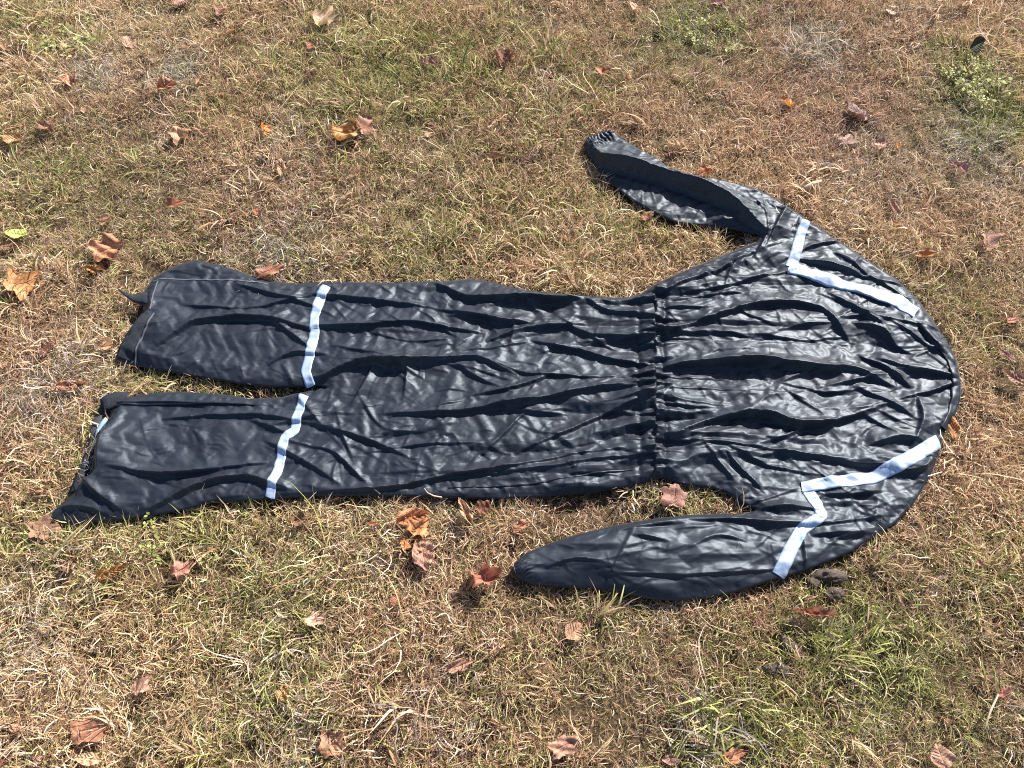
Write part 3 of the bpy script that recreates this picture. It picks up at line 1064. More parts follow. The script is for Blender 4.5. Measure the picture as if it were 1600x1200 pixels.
def scatter():
    rg = np.random.default_rng(9)
    area = [(-2.7, 2.7, -0.7, 3.9, 4200)]
    pts = []
    for x0, x1, y0, y1, dens in area:
        n = int((x1 - x0) * (y1 - y0) * dens)
        pts.append(rg.uniform((x0, y0), (x1, y1), (n, 2)))
    near = np.concatenate(pts)
    n2 = 130000
    r = np.sqrt(rg.random(n2)) * 11; t = rg.uniform(0, 6.283, n2)
    far = np.stack([r * np.cos(t), r * np.sin(t) + 1.5], 1)
    far = far[~((np.abs(far[:, 0]) < 2.6) & (far[:, 1] > -0.6) & (far[:, 1] < 3.8))]
    P = np.concatenate([near, far])
    isfar = np.r_[np.zeros(len(near), bool), np.ones(len(far), bool)]
    g = field(P, GREENS, 0.11, 4.0, 0.17, 1)
    b = field(P, BROWNS, 0.30, 4.5, 0.28, 2)
    w = field(P, PALES, 0.04, 6.0, 0.10, 3)
    thick = field(P, [], 0.5, 16.0, 0.6, 4)
    u = rg.random(len(P))
    idx = np.zeros(len(P), int)
    wd_ = np.clip(field(P, WEEDS, -0.03, 3.0, 0.0, 8), 0, 1)
    pw = np.stack([0.28 - 0.2 * g + 0.10 * b, 0.34 + 0.25 * g, 0.03 + 0.30 * np.clip(g - 0.25, 0, 1), np.full(len(P), 0.028), wd_,
                   0.26 - 0.1 * g + 0.15 * b], 1).clip(0.0)
    pw /= pw.sum(1, keepdims=True)
    cum = np.cumsum(pw, 1)
    kind = (u[:, None] > cum).sum(1).clip(0, 5)
    for k, (a, e) in enumerate((MAT_, MIX_, TALL_, LONG_, WEED_, CURLY)):
        m = kind == k
        idx[m] = rg.integers(a, e, m.sum())
    # the suit presses the grass down
    ins = np.zeros(len(P), bool); dist = np.full(len(P), 9.0)
    box = (P[:, 0] > X0) & (P[:, 0] < X1) & (P[:, 1] > Y0) & (P[:, 1] < Y1)
    bi = np.where(box)[0]
    ins[bi] = in_poly(P[bi], OUTW); dist[bi] = poly_dist(P[bi], OUTW)[0]
    tallish = (kind == 1) | (kind == 2) | (kind == 3)
    keep = ~ins & ((dist > 0.006) | ~tallish) & ((dist > 0.014) | (kind != 2)) & ((dist > 0.045) | (kind != 3))
    keep |= ins & (dist < 0.012) & (kind == 0)
    for (cx_, cy_, rad) in LEAF_SPOTS:
        d = np.hypot(P[:, 0] - cx_, P[:, 1] - cy_)
        keep &= ~((d < rad * 0.7) & (rg.random(len(P)) < np.where(tallish, 0.75, 0.40)))
    # bare-ish patches
    keep &= rg.random(len(P)) < np.clip(0.6 + 0.7 * thick, 0.66, 1)
    scl = rg.uniform(0.75, 1.2, len(P)) * np.where(isfar, 1.5, 1.0) * np.clip(0.75 + 0.5 * thick, 0.65, 1.4)
    close = (dist < 0.03) & box
    sz = scl * np.where(close, 0.75, 1.0)
    P, idx, scl, sz, g, b, w = (a[keep] for a in (P, idx, scl, sz, g, b, w))
    n = len(P)
    rot = np.stack([rg.normal(0, 0.16, n), rg.normal(0, 0.16, n), rg.uniform(0, 6.283, n)], 1)
    me = bpy.data.meshes.new('dry_grass')
    me.vertices.add(n)
    z = rg.uniform(-0.004, 0.005, n)
    me.vertices.foreach_set('co', np.stack([P[:, 0], P[:, 1], z], 1).astype(np.float32).ravel())
    def put(nm, typ, arr, key='value'):
        at = me.attributes.new(nm, typ, 'POINT')
        at.data.foreach_set(key, np.ascontiguousarray(arr).ravel())
    put('pick', 'INT', idx.astype(np.int32))
    put('turn', 'FLOAT_VECTOR', rot.astype(np.float32), 'vector')
    put('size', 'FLOAT_VECTOR', np.stack([scl, scl, sz], 1).astype(np.float32), 'vector')
    jit = rg.normal(0, 0.16, n)
    put('green', 'FLOAT', (g + jit).astype(np.float32)); put('brown', 'FLOAT', (b + jit[::-1]).astype(np.float32)); put('pale', 'FLOAT', w.astype(np.float32))
    o = link('dry_grass', me)
    tag(o, kind='stuff')
    ng = bpy.data.node_groups.new('grass_scatter', 'GeometryNodeTree')
    ng.interface.new_socket('Geometry', in_out='INPUT', socket_type='NodeSocketGeometry')
    ng.interface.new_socket('Geometry', in_out='OUTPUT', socket_type='NodeSocketGeometry')
    N = ng.nodes
    gi, go = N.new('NodeGroupInput'), N.new('NodeGroupOutput')
    ci = N.new('GeometryNodeCollectionInfo')
    ci.inputs['Collection'].default_value = TUFTS
    ci.inputs['Separate Children'].default_value = True
    ci.inputs['Reset Children'].default_value = True
    ip = N.new('GeometryNodeInstanceOnPoints')
    def named(nm, t):
        a = N.new('GeometryNodeInputNamedAttribute'); a.data_type = t
        a.inputs['Name'].default_value = nm
        return [s for s in a.outputs if s.enabled and s.name == 'Attribute'][0]
    e2r = N.new('FunctionNodeEulerToRotation')
    ng.links.new(named('turn', 'FLOAT_VECTOR'), e2r.inputs[0])
    ng.links.new(gi.outputs[0], ip.inputs['Points'])
    ng.links.new(ci.outputs[0], ip.inputs['Instance'])
    ip.inputs['Pick Instance'].default_value = True
    ng.links.new(named('pick', 'INT'), ip.inputs['Instance Index'])
    ng.links.new(e2r.outputs[0], ip.inputs['Rotation'])
    ng.links.new(named('size', 'FLOAT_VECTOR'), ip.inputs['Scale'])
    ng.links.new(ip.outputs[0], go.inputs[0])
    md = o.modifiers.new('scatter', 'NODES')
    md.node_group = ng
    return o


# ----------------------------------------------------------------- fallen leaves
def mat_leaf():
    M = Mat('dry_leaf', 0.55, 0.35)
    oi = M.n('ShaderNodeObjectInfo')
    fl = M.n('ShaderNodeAttribute', attribute_name='flat', attribute_type='GEOMETRY')
    ve = M.n('ShaderNodeAttribute', attribute_name='vein', attribute_type='GEOMETRY')
    off = M.n('ShaderNodeVectorMath', operation='ADD')
    M.l(fl.outputs['Vector'], off.inputs[0])
    cmb = M.n('ShaderNodeCombineXYZ')
    M.l(M.math('MULTIPLY', oi.outputs['Random'], 31.0), cmb.inputs[2])
    M.l(cmb.outputs[0], off.inputs[1])
    n1 = M.noise(off.outputs[0], 3.0, 5, 0.65)
    n2 = M.noise(off.outputs[0], 14.0, 4, 0.6)
    base = oi.outputs['Color']
    dark = M.mix(1.0, base, (0.42, 0.36, 0.34), 'MULTIPLY')
    lite = M.mix(0.5, base, M.mix(1.0, base, (1.9, 2.0, 2.0), 'MULTIPLY'))
    c = M.mix(M.ramp(n1, [(0.38, (0, 0, 0)), (0.62, (1, 1, 1))]), dark, base)
    c = M.mix(M.ramp(n2, [(0.5, (0, 0, 0)), (0.75, (.6, .6, .6))]), c, lite)
    c = M.mix(M.math('MULTIPLY', ve.outputs['Fac'], 0.5), c, lite)
    M.l(c, M.b.inputs['Base Color'])
    h = M.math('ADD', M.math('MULTIPLY', ve.outputs['Fac'], -0.8), n2)
    M.l(M.bump(h, 0.7, 0.0015), M.b.inputs['Normal'])
    tr = M.n('ShaderNodeBsdfTranslucent')
    M.l(c, tr.inputs['Color'])
    mx = M.n('ShaderNodeMixShader')
    mx.inputs[0].default_value = 0.22
    M.l(M.b.outputs[0], mx.inputs[1]); M.l(tr.outputs[0], mx.inputs[2])
    M.l(mx.outputs[0], M.nt.nodes['Material Output'].inputs['Surface'])
    return M.m


LEAFM = mat_leaf()
TAN, PINK, RUSTC, ORNG, DRED, MAR, PALE, YGRN, BLK, MAUV, BRN, AMB = ((0.40, 0.23, 0.12), (0.36, 0.175, 0.12), (0.34, 0.115, 0.050), (0.58, 0.20, 0.030), (0.17, 0.055, 0.035),
    (0.15, 0.06, 0.055), (0.60, 0.43, 0.27), (0.55, 0.60, 0.16), (0.016, 0.014, 0.010), (0.30, 0.16, 0.14), (0.22, 0.115, 0.06), (0.48, 0.24, 0.07))


def leaf_mesh(shape, L, Wd, rs, fold, curl, crumple):
    """flat outline -> ringed mesh -> folded, curled and crumpled; x runs from stalk to tip"""
    ns, nr = 60, 9
    th = np.linspace(0, 2 * math.pi, ns, endpoint=False)
    if shape == 'lobed':
        r = np.full(ns, 0.40)
        for a_, h_, w_ in ((0, .55, .40), (1.05, .42, .36), (-1.05, .42, .36), (2.05, .26, .34), (-2.05, .26, .34)):
            a2 = a_ + rs.uniform(-.15, .15)
            h2, w2 = h_ * rs.uniform(.45, 1.15), w_ * rs.uniform(.8, 1.3)
            dd = np.abs((th - a2 + math.pi) % (2 * math.pi) - math.pi)
            r = np.maximum(r, 0.40 + h2 * np.clip(1 - dd / (w2 * 1.5), 0, 1) ** 0.9)
        r = (np.roll(r, 1) + 2 * r + np.roll(r, -1)) / 4
        r = r * (1 - 0.35 * np.exp(-((th - math.pi) / 0.35) ** 2)) + 0.022 * np.cos(th * 17 + rs.uniform(0, 6)) + np.array([rs.uniform(-.03, .03) for _ in th])
        tear = rs.uniform(0, 6.28)
        r = r * (1 - 0.4 * rs.random() * np.exp(-(((th - tear + math.pi) % 6.283 - math.pi) / 0.25) ** 2))
        x, y = r * np.cos(th), r * np.sin(th)
    else:
        x = np.cos(th)
        y = np.sin(th) * (1 - 0.25 * x) * (0.98 - 0.12 * np.cos(2 * th))
        x = np.where(x > 0, x ** 1.0 * 1.05, x)
        jag = 1 + 0.03 * np.cos(th * 22) + np.array([rs.uniform(-.02, .02) for _ in th])
        x, y = x * jag * 0.5, y * jag * 0.5
    x = (x - x.min()) / (x.max() - x.min()) - 0.5
    y = y / (y.max() - y.min())
    f = np.linspace(0, 1, nr + 1)[1:]
    X = np.r_[0, (f[:, None] * x).ravel()]; Y = np.r_[0, (f[:, None] * y).ravel()]
    vein = np.zeros(len(X))
    if shape == 'lobed':
        for a in (0, 1.05, -1.05, 2.1, -2.1):
            d = np.abs(-(X + 0.32) * math.sin(a) + Y * math.cos(a))
            front = ((X + 0.32) * math.cos(a) + Y * math.sin(a)) > 0
            vein = np.maximum(vein, np.exp(-(d / 0.022) ** 2) * front)
    else:
        vein = np.exp(-(Y / 0.03) ** 2)
        q = ((X - np.abs(Y) * 0.55) * 7) % 1
        vein = np.maximum(vein, 0.8 * np.exp(-((q - 0.5) / 0.13) ** 2))
    Z = -0.012 * vein * (1 if shape == 'lobed' else 0.6)
    for k in range(4):
        kx, ky = rs.gauss(0, 7), rs.gauss(0, 7)
        Z += crumple * 0.045 * np.sin(X * kx + Y * ky + rs.uniform(0, 6)) * (0.3 + (X ** 2 + Y ** 2) * 3)
    if shape == 'oval':
        Z += crumple * 0.02 * np.cos(((X - np.abs(Y) * 0.55) * 7) * 2 * math.pi)
    px_, py_, pz = X * L, Y * Wd, Z * L
    # fold along the midrib
    ca, sa = math.cos(fold), math.sin(fold)
    pz = pz + np.abs(py_) * sa
    py_ = py_ * ca
    # curl along the length
    if abs(curl) > 1e-3:
        rad = L / curl
        a = px_ / rad
        px2 = (rad - pz) * np.sin(a)
        pz = rad - (rad - pz) * np.cos(a)
        px_ = px2
    V = np.stack([px_, py_, pz], 1)
    V[:, 2] -= np.quantile(V[:, 2], 0.12)
    idx = 1 + np.arange(nr * ns).reshape(nr, ns)
    nx = np.roll(idx, -1, 1)
    F = [(0, int(a), int(b)) for a, b in zip(idx[0], nx[0])]
    F += [tuple(int(t) for t in q) for q in np.stack([idx[:-1], idx[1:], nx[1:], nx[:-1]], -1).reshape(-1, 4)]
    me = bpy.data.meshes.new('leaf')
    me.from_pydata(V.tolist(), [], F)
    me.polygons.foreach_set('use_smooth', np.ones(len(me.polygons), dtype=bool))
    at = me.attributes.new('flat', 'FLOAT_VECTOR', 'POINT')
    at.data.foreach_set('vector', np.stack([X, Y, 0 * X], 1).astype(np.float32).ravel())
    at = me.attributes.new('vein', 'FLOAT', 'POINT')
    at.data.foreach_set('value', vein.astype(np.float32))
    me.materials.append(LEAFM)
    base = V[1 + (nr - 1) * ns + ns // 2]
    return me, base


def tube(name, pts, r, mat, sides=5):
    P = np.array(pts, float)
    T = np.gradient(P, axis=0); T /= np.linalg.norm(T, axis=1)[:, None]
    A = np.cross(T, (0.3, 0.2, 1)); A /= np.linalg.norm(A, axis=1)[:, None]
    B = np.cross(T, A)
    a = np.linspace(0, 2 * math.pi, sides, endpoint=False)
    rr_ = np.asarray(r) * np.ones(len(P))
    V = (P[:, None] + rr_[:, None, None] * (A[:, None] * np.cos(a)[None, :, None] + B[:, None] * np.sin(a)[None, :, None])).reshape(-1, 3)
    idx = np.arange(len(P) * sides).reshape(len(P), sides)
    nx = np.roll(idx, -1, 1)
    F = np.stack([idx[:-1], idx[1:], nx[1:], nx[:-1]], -1).reshape(-1, 4)
    me = mesh_from(name, V, F)
    me.materials.append(mat)
    return me


STALKM = mat_plain('leaf_stalk', (0.36, 0.22, 0.11), 0.7)
LEAF_SPOTS = []
_lr = random.Random(12)


def mpp(px, py):
    """metres per photo pixel at that place on the ground"""
    w = ground(px, py, 0.02)
    return (w[1] * CP - (0.02 - CAM_H) * SP_) * TH / 800


def leaf(px, py, ln, wd, rot, shape, col, fold, curl, crum, label, z=0.018, tilt=(0, 0), stalk=False):
    s = mpp(px, py)
    me, base = leaf_mesh(shape, ln * s * 1.08, wd * s * 1.15, _lr, fold, curl, crum)
    o = link('fallen_leaf', me)
    k = _lr.uniform(0.88, 1.12)
    mixw = 0.0 if col in (BLK, YGRN, ORNG) else 0.22
    o.color = (*[(c * (1 - mixw) + m * mixw) * k for c, m in zip(col, (0.31, 0.19, 0.115))], 1)
    w = ground(px, py, z)
    o.location = w
    o.rotation_euler = (R(tilt[0]), R(tilt[1]), R(rot))
    tag(o, label, 'leaf', 'fallen leaves scattered over the lawn')
    LEAF_SPOTS.append((w[0], w[1], 0.5 * max(ln, wd) * s))
    if stalk:
        k = np.linspace(0, 1, 6)
        L = ln * s * 0.55
        pts = np.stack([base[0] - k * L, base[1] + 0.15 * L * np.sin(k * 2.5), base[2] + 0.12 * L * k], 1)
        link('stalk', tube('stalk', pts, np.linspace(0.0009, 0.0006, 6), STALKM), o)
    return o


O, B_ = 'lobed', 'oval'
LEAVES = [
 (505,30,52,44,70,O,PALE,.5,1.2,1.6,'large pale tan crumpled leaf near the top edge, left of centre',dict(tilt=(20,0))),
 (203,66,22,20,60,B_,(0.62,0.40,0.28),.3,.5,.8,'small pale pink leaf standing in grass near the top left',dict(tilt=(30,0))),
 (348,18,26,20,30,O,PINK,.4,1.0,1.2,'reddish tan leaf at the top edge, left of the large pale one',{}),
 (366,47,26,12,40,B_,TAN,.9,.8,1,'narrow folded tan leaf just below the reddish one at the top edge',{}),
 (283,4,26,16,10,B_,(0.5,0.27,0.18),.3,.6,1,'pinkish leaf cut by the top edge of the photo, upper left',{}),
 (8,76,22,30,100,O,BRN,.6,1.4,1.4,'dark brown curled leaf at the left edge near the top',dict(tilt=(25,0))),
 (110,126,32,26,120,O,(0.45,0.15,0.06),.6,1.4,1.6,'orange red curled leaf on brown grass in the upper left',{}),
 (262,138,32,20,20,O,RUSTC,.7,1.6,1.4,'rust brown curled leaf below the bleached grass patch',{}),
 (72,200,36,24,150,O,PINK,.6,1.2,1.2,'pinkish brown folded leaf, right of the tan one at the left edge',{}),
 (22,218,26,30,80,B_,(0.55,0.30,0.13),.4,1.0,1.2,'tan orange leaf near the left edge, upper part of the lawn',{}),
 (280,212,40,34,110,O,(0.46,0.25,0.15),.5,1.0,1.6,'tan pink crumpled leaf with torn edge, upper left lawn',{}),
 (413,202,20,26,95,B_,ORNG,.8,.6,1,'small bright orange leaf standing upright, upper left lawn',dict(tilt=(45,0))),
 (441,266,38,15,100,B_,(0.52,0.31,0.20),.6,.7,1,'pointed tan leaf standing alone above the far trouser leg',dict(tilt=(0,-15))),
 (312,126,22,9,75,B_,TAN,.7,.5,.8,'slim tan leaf right of the rust curled one',{}),
 (133,172,14,11,90,B_,(0.5,0.3,0.2),.4,.6,1,'tiny pale leaf below the orange red curled one',{}),
 (488,71,22,18,40,O,RUSTC,.5,1.0,1.2,'rust red leaf under the large pale crumpled leaf',{}),
 (486,119,24,14,10,B_,BRN,.6,1.0,1.2,'brown curled leaf, lower of two beneath the large pale leaf',{}),
 (672,100,36,22,160,O,MAUV,.8,1.6,1.4,'purple brown curled leaf with sharp points near the top centre',dict(tilt=(10,0))),
 (788,92,36,40,70,O,DRED,.7,1.5,1.6,'dark red brown crumpled leaf near the top centre',{}),
 (941,113,20,26,80,O,(0.45,0.14,0.05),.6,1.2,1.4,'rust orange leaf above the far sleeve cuff',{}),
 (545,207,58,40,20,O,AMB,.6,1.3,1.8,'large amber leaf with pale curled rim in the upper middle lawn',dict(tilt=(15,0))),
 (572,196,34,34,60,O,PINK,.5,1.0,1.4,'pinkish leaf tucked behind the large amber one',dict(tilt=(20,0))),
 (485,193,38,11,5,B_,PALE,.5,.4,.6,'slim pale leaf left of the large amber one',{}),
 (669,211,12,9,30,B_,PALE,.4,.5,1,'tiny pale leaf right of the large amber one',{}),
 (776,247,30,14,15,B_,TAN,.6,.8,1,'tan leaf half hidden in grass left of the far cuff',{}),
 (276,318,30,18,15,O,RUSTC,.4,.8,1.2,'red brown leaf sunk in grass above the far trouser hem',{}),
 (166,345,24,18,40,O,BRN,.4,.8,1.2,'dull brown leaf sunk in grass above the large orange brown one',{}),
 (403,331,13,16,90,B_,(0.5,0.15,0.06),.5,.8,1,'tiny orange red leaf in grass above the far trouser leg',{}),
 (170,390,52,44,25,O,(0.47,0.20,0.095),.35,.8,1.2,'large orange brown leaf up and left of the far trouser hem',dict(tilt=(12,0))),
 (146,423,38,18,170,B_,AMB,.8,1.4,1.4,'curled tan yellow leaf just under the large orange brown one',{}),
 (40,444,54,54,60,O,(0.52,0.235,0.08),.5,1.2,1.5,'large orange leaf with bent lobes at the left edge',dict(tilt=(10,0))),
 (26,366,38,20,170,B_,YGRN,.2,.5,.4,'yellow green oval leaf at the left edge',dict(tilt=(14,0))),
 (16,386,32,16,10,B_,BRN,.5,1.0,1.2,'brown leaf under the yellow green one at the left edge',{}),
 (424,422,44,22,25,O,(0.48,0.21,0.13),.3,.7,1,'pinkish red leaf just beyond the far trouser leg',{}),
 (168,541,34,22,25,O,TAN,.6,1.0,1.2,'tan folded leaf left of the hook and loop patch',{}),
 (75,546,28,22,60,O,DRED,.5,1.2,1.4,'dark red crumpled leaf left of the far trouser hem',{}),
 (113,602,44,17,8,B_,(0.35,0.15,0.085),.6,.9,1,'red brown folded leaf left of the gap between the trouser hems',dict(tilt=(20,0))),
 (70,828,48,36,10,O,(0.37,0.20,0.13),.12,.3,.6,'flat pinkish brown leaf touching the tip of the near trouser hem',dict(stalk=False)),
 (62,766,36,12,8,B_,(0.55,0.34,0.22),.6,.8,1,'slim tan leaf left of the near trouser hem',{}),
 (110,881,36,30,100,O,DRED,.6,1.5,1.5,'dark red curled leaf below the flat one at the near trouser hem',{}),
 (178,894,54,20,25,B_,AMB,.7,.6,1.6,'ridged amber leaf lying lengthwise below the near trouser leg',{}),
 (286,889,32,30,50,O,(0.46,0.19,0.14),.3,.8,2.0,'crumpled pink leaf below the near trouser leg',{}),
 (140,1140,56,40,15,O,(0.45,0.20,0.12),.15,.5,.9,'flat reddish tan leaf near the lower left corner',dict(stalk=True)),
 (138,1186,40,18,175,B_,(0.55,0.33,0.2),.3,.7,.8,'tan oval leaf at the bottom edge under the flat reddish one',{}),
 (26,1137,15,22,80,B_,(0.5,0.29,0.18),.4,.6,1,'small tan leaf near the left edge, bottom corner',{}),
 (62,1186,16,16,80,B_,PINK,.4,.6,1,'small pinkish leaf at the bottom edge, left of the tan oval',{}),
 (222,1070,32,26,50,O,(0.42,0.24,0.17),.3,.7,1.2,'faded pinkish leaf in grass above the flat reddish one',{}),
 (443,1083,24,24,70,B_,(0.52,0.29,0.12),.5,1.0,1.2,'small amber leaf with dark veins in the lower left lawn',{}),
 (493,967,24,36,110,O,(0.46,0.26,0.2),.3,.6,.9,'pale pink leaf alone in the grass below the near trouser leg',dict(tilt=(15,0))),
 (518,1160,50,46,120,O,(0.37,0.165,0.095),.5,1.2,1.4,'reddish brown lobed leaf at the bottom edge, left of centre',{}),
 (645,807,50,26,15,B_,(0.46,0.16,0.06),.4,.8,.9,'orange red leaf, top of the cluster below the near trouser leg',dict(tilt=(15,0))),
 (656,826,36,36,60,O,(0.50,0.22,0.075),.4,1.0,1.8,'crinkled amber leaf in the middle of the leaf cluster',{}),
 (636,849,24,24,40,O,(0.55,0.20,0.05),.6,1.2,1.4,'small orange leaf on the left of the leaf cluster',{}),
 (660,864,54,34,100,B_,(0.40,0.21,0.15),.35,.5,1.4,'veined pinkish brown leaf, lowest of the leaf cluster',dict(tilt=(12,0))),
 (727,800,48,22,115,B_,(0.50,0.31,0.19),.8,.6,1.2,'narrow tan leaf with ribs, right of the leaf cluster',{}),
 (756,794,28,26,60,O,DRED,.5,1.0,1,'dark red leaf in the shade touching the near trouser leg',{}),
 (760,904,60,34,15,O,(0.40,0.13,0.085),.4,1.0,2.2,'crumpled red leaf at the tip of the near sleeve',{}),
 (620,938,18,24,70,B_,(0.36,0.14,0.08),.6,1.0,1,'small red brown curled leaf under the leaf cluster',{}),
 (720,1040,42,20,20,O,(0.45,0.25,0.18),.4,.9,1,'pale pink two-part leaf in the lower middle lawn',{}),
 (470,814,30,22,20,O,BRN,.5,1.0,1.2,'dark brown leaf in shade under the tape of the near leg',{}),
 (584,818,16,10,10,B_,RUSTC,.5,.8,1,'tiny rust leaf left of the leaf cluster',{}),
 (815,822,28,16,30,O,(0.33,0.12,0.07),.5,1.2,1.4,'small dark red leaf between the near leg and sleeve tip',{}),
 (898,986,32,28,40,B_,(0.45,0.25,0.15),.3,.9,.9,'round tan leaf with an upright stalk below the near sleeve',dict(stalk=True)),
 (882,1165,50,28,25,O,(0.44,0.23,0.16),.2,.6,1,'pinkish brown flat leaf at the bottom centre',{}),
 (1054,775,38,38,80,O,(0.30,0.13,0.10),.15,.4,.6,'dusky pink leaf in the shadow of the near armpit',{}),
 (1146,1181,42,26,20,O,(0.38,0.13,0.065),.5,1.3,1.3,'rust red curled leaf at the bottom edge, right of centre',{}),
 (1047,1187,16,26,90,B_,MAUV,.4,.8,1,'small mauve leaf at the bottom edge, left of the rust red one',{}),
 (1269,961,70,20,174,B_,(0.46,0.19,0.13),.9,.5,1.4,'long reddish pink rolled leaf below the near sleeve tape',dict(tilt=(10,0))),
 (1470,1182,34,34,100,B_,(0.48,0.27,0.19),.2,.6,.8,'round pinkish leaf with stalk at the lower right',dict(stalk=True)),
 (1228,162,26,20,120,O,(0.72,0.26,0.02),.5,1.0,1,'bright orange leaf in the upper right lawn',dict(tilt=(20,0))),
 (1338,176,44,28,110,B_,MAR,.3,.4,.8,'maroon oval leaf with straight ribs, upper right lawn',dict(tilt=(20,0))),
 (1325,218,26,28,60,O,(0.27,0.13,0.09),.2,.5,.8,'flat dull brown leaf below the maroon oval one',{}),
 (1378,226,26,20,30,O,(0.44,0.26,0.19),.5,.9,1.2,'tan pink leaf left of the tiny amber curl',{}),
 (1403,229,16,13,60,B_,(0.62,0.32,0.08),.8,1.6,.8,'tiny amber curled leaf in the upper right lawn',{}),
 (1498,263,28,26,120,O,(0.33,0.17,0.17),.6,1.2,1.4,'mauve crumpled leaf on the dry patch, upper right',{}),
 (1395,325,36,15,95,B_,(0.38,0.2,0.15),.6,.6,1,'slim pinkish leaf on dry grass above the far shoulder',{}),
 (1541,374,40,30,80,O,(0.35,0.19,0.14),.6,.8,1,'folded pinkish brown leaf near the right edge, above the shoulder line',dict(tilt=(15,0))),
 (1446,400,30,20,20,O,(0.48,0.19,0.06),.5,1.4,2,'orange crumpled leaf beyond the far shoulder',{}),
 (1581,501,28,18,15,O,(0.30,0.07,0.05),.5,1.2,1.4,'dark red leaf near the right edge beside the shoulder',{}),
 (1584,592,36,24,140,B_,(0.33,0.17,0.12),.5,.9,1,'brown curved leaf at the right edge level with the collar',{}),
 (1574,556,26,16,130,B_,MAUV,.6,1.0,1,'mauve leaf just above the brown curved one at the right edge',{}),
 (1101,268,24,20,40,O,(0.46,0.15,0.055),.6,1.4,1.8,'orange red crumpled leaf just beyond the far sleeve',{}),
 (1157,230,14,13,70,B_,(0.58,0.42,0.33),.5,.6,1,'tiny pale pink leaf between far sleeve and bright orange leaf',{}),
 (1122,4,26,14,20,B_,(0.60,0.36,0.28),.4,.7,1,'pink leaf at the top edge beside the green weeds',{}),
 (993,12,20,30,60,B_,(0.52,0.31,0.2),.5,.8,1,'tan pink leaf at the top edge left of the green weeds',{}),
 (1394,17,24,18,50,B_,(0.62,0.42,0.27),.3,.6,.8,'pale tan leaf at the top edge, right part',{}),
 (1527,69,32,22,35,B_,BLK,.25,.3,.5,'almost black oval leaf standing on a grass clump, upper right',dict(z=0.045,tilt=(50,0))),
 (1489,668,38,16,75,B_,(0.47,0.19,0.05),.5,.7,1.2,'orange leaf pressed against the near side of the collar',{}),
 (1012,338,24,15,40,B_,(0.33,0.13,0.09),.4,.8,1,'red brown leaf in the shade under the far sleeve',{}),
 (1530,880,14,18,120,B_,(0.48,0.28,0.2),.7,1.4,1,'small tan bud-like leaf near the right edge',{}),
 (1570,1082,24,14,20,B_,(0.32,0.10,0.07),.5,1.0,1,'small dark red leaf at the right edge, lower part',{}),
 (4,1189,20,14,30,B_,DRED,.4,.8,1,'dark red leaf cut off by the lower left corner',{}),
 (1156,1010,15,9,20,B_,TAN,.5,.6,1,'tiny tan leaf left of the muddy crumbs',{}),
]
for q in LEAVES:
    leaf(*q[:11], **q[11])


# ----------------------------------------------------------------- muddy clods and a twig
def mat_mud():
    M = Mat('dried_mud', 0.8, 0.4)
    tc = M.n('ShaderNodeTexCoord')
    n = M.noise(tc.outputs['Object'], 120, 5, 0.7)
    M.l(M.ramp(n, [(0.3, (0.022, 0.014, 0.010)), (0.7, (0.075, 0.050, 0.040))]), M.b.inputs['Base Color'])
    M.l(M.bump(n, 0.9, 0.003), M.b.inputs['Normal'])
    return M.m


MUD = mat_mud()


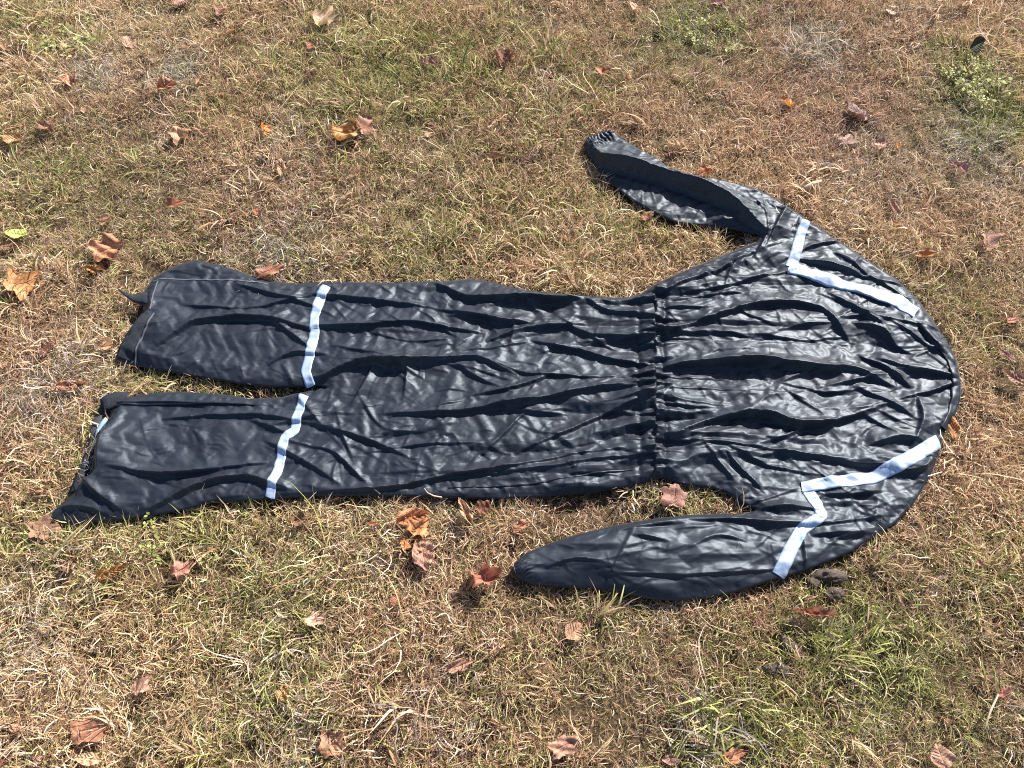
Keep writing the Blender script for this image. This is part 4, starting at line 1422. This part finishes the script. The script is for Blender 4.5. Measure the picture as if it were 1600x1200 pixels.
def clod(px, py, a, b, h, rot, seed, label, lumps=4):
    import bmesh
    s = mpp(px, py)
    bm = bmesh.new()
    rs = random.Random(seed)
    bmesh.ops.create_icosphere(bm, subdivisions=4, radius=1)
    cs = [Vector((rs.gauss(0, 1), rs.gauss(0, 1), rs.gauss(0, .6))).normalized() for _ in range(lumps * 3)]
    for v in bm.verts:
        d = v.co.normalized()
        r = 0.62
        for k, c in enumerate(cs):
            r += (0.30 if k < lumps else 0.10) * math.exp(-(1 - d.dot(c)) * (4 if k < lumps else 22))
        r += 0.025 * math.sin(d.x * 17 + seed) * math.cos(d.y * 14)
        from mathutils import noise as _mn
        r += 0.16 * _mn.noise(d * 2.6 + Vector((seed, 0, 0))) + 0.09 * _mn.noise(d * 6 + Vector((0, seed, 0))) + 0.05 * _mn.noise(d * 14)
        v.co = Vector((d.x * r * a * s * 0.5, d.y * r * b * s * 0.62, d.z * r * h * 0.5))
    me = bpy.data.meshes.new('soil_clod'); bm.to_mesh(me); bm.free()
    me.polygons.foreach_set('use_smooth', np.ones(len(me.polygons), dtype=bool))
    o = link('soil_clod', me, None, MUD)
    o.location = ground(px, py, h * 0.12 + 0.004)
    o.rotation_euler = (0, 0, R(rot))
    LEAF_SPOTS.append((o.location.x, o.location.y, 0.45 * max(a, b) * s))
    tag(o, label, 'soil clod', 'muddy clods right of the near sleeve')


clod(1293, 900, 30, 44, 0.034, 100, 1, 'dark muddy lump poking out from under the near sleeve')
clod(1303, 928, 36, 24, 0.030, 20, 2, 'largest round muddy lump, just below the near sleeve edge')
clod(1268, 912, 26, 20, 0.022, 10, 3, 'low muddy lump on the left of the lumps by the near sleeve')
clod(1232, 1012, 30, 24, 0.020, 40, 4, 'upper of two muddy crumbs in the lower right grass', 7)
clod(1219, 1045, 26, 30, 0.022, 70, 5, 'lower of two muddy crumbs in the lower right grass', 7)
clod(8, 1140, 18, 18, 0.018, 70, 6, 'dark crumb of soil at the left edge near the bottom corner', 6)

TWIGM = mat_plain('bleached_twig', (0.50, 0.36, 0.25), 0.8, (120, 0.6, 0.002))
def twig(pts, r, z, label):
    P = np.array([ground(x, y, zz) for (x, y), zz in zip(pts, z)])
    c = P.mean(0)
    o = link('twig', tube('twig', P - c, r, TWIGM, 7))
    o.location = c
    tag(o, label, 'twig')
twig([(1252, 296), (1262, 292), (1273, 287), (1284, 283)], [0.0045, 0.006, 0.0065, 0.004], [0.018, 0.024, 0.027, 0.028], 'short pale piece of bark beside the far sleeve')
twig([(690, 777), (678, 775), (668, 770), (663, 763)], [0.0012, 0.0012, 0.001, 0.0007], [0.045, 0.060, 0.066, 0.070], 'pale bent stem leaning on the near trouser leg')
twig([(1560, 1085), (1548, 1110), (1541, 1130), (1538, 1140)], [0.0014, 0.0016, 0.0015, 0.001], [0.03, 0.034, 0.03, 0.025], 'pale grey straw stem at the lower right')

scatter()
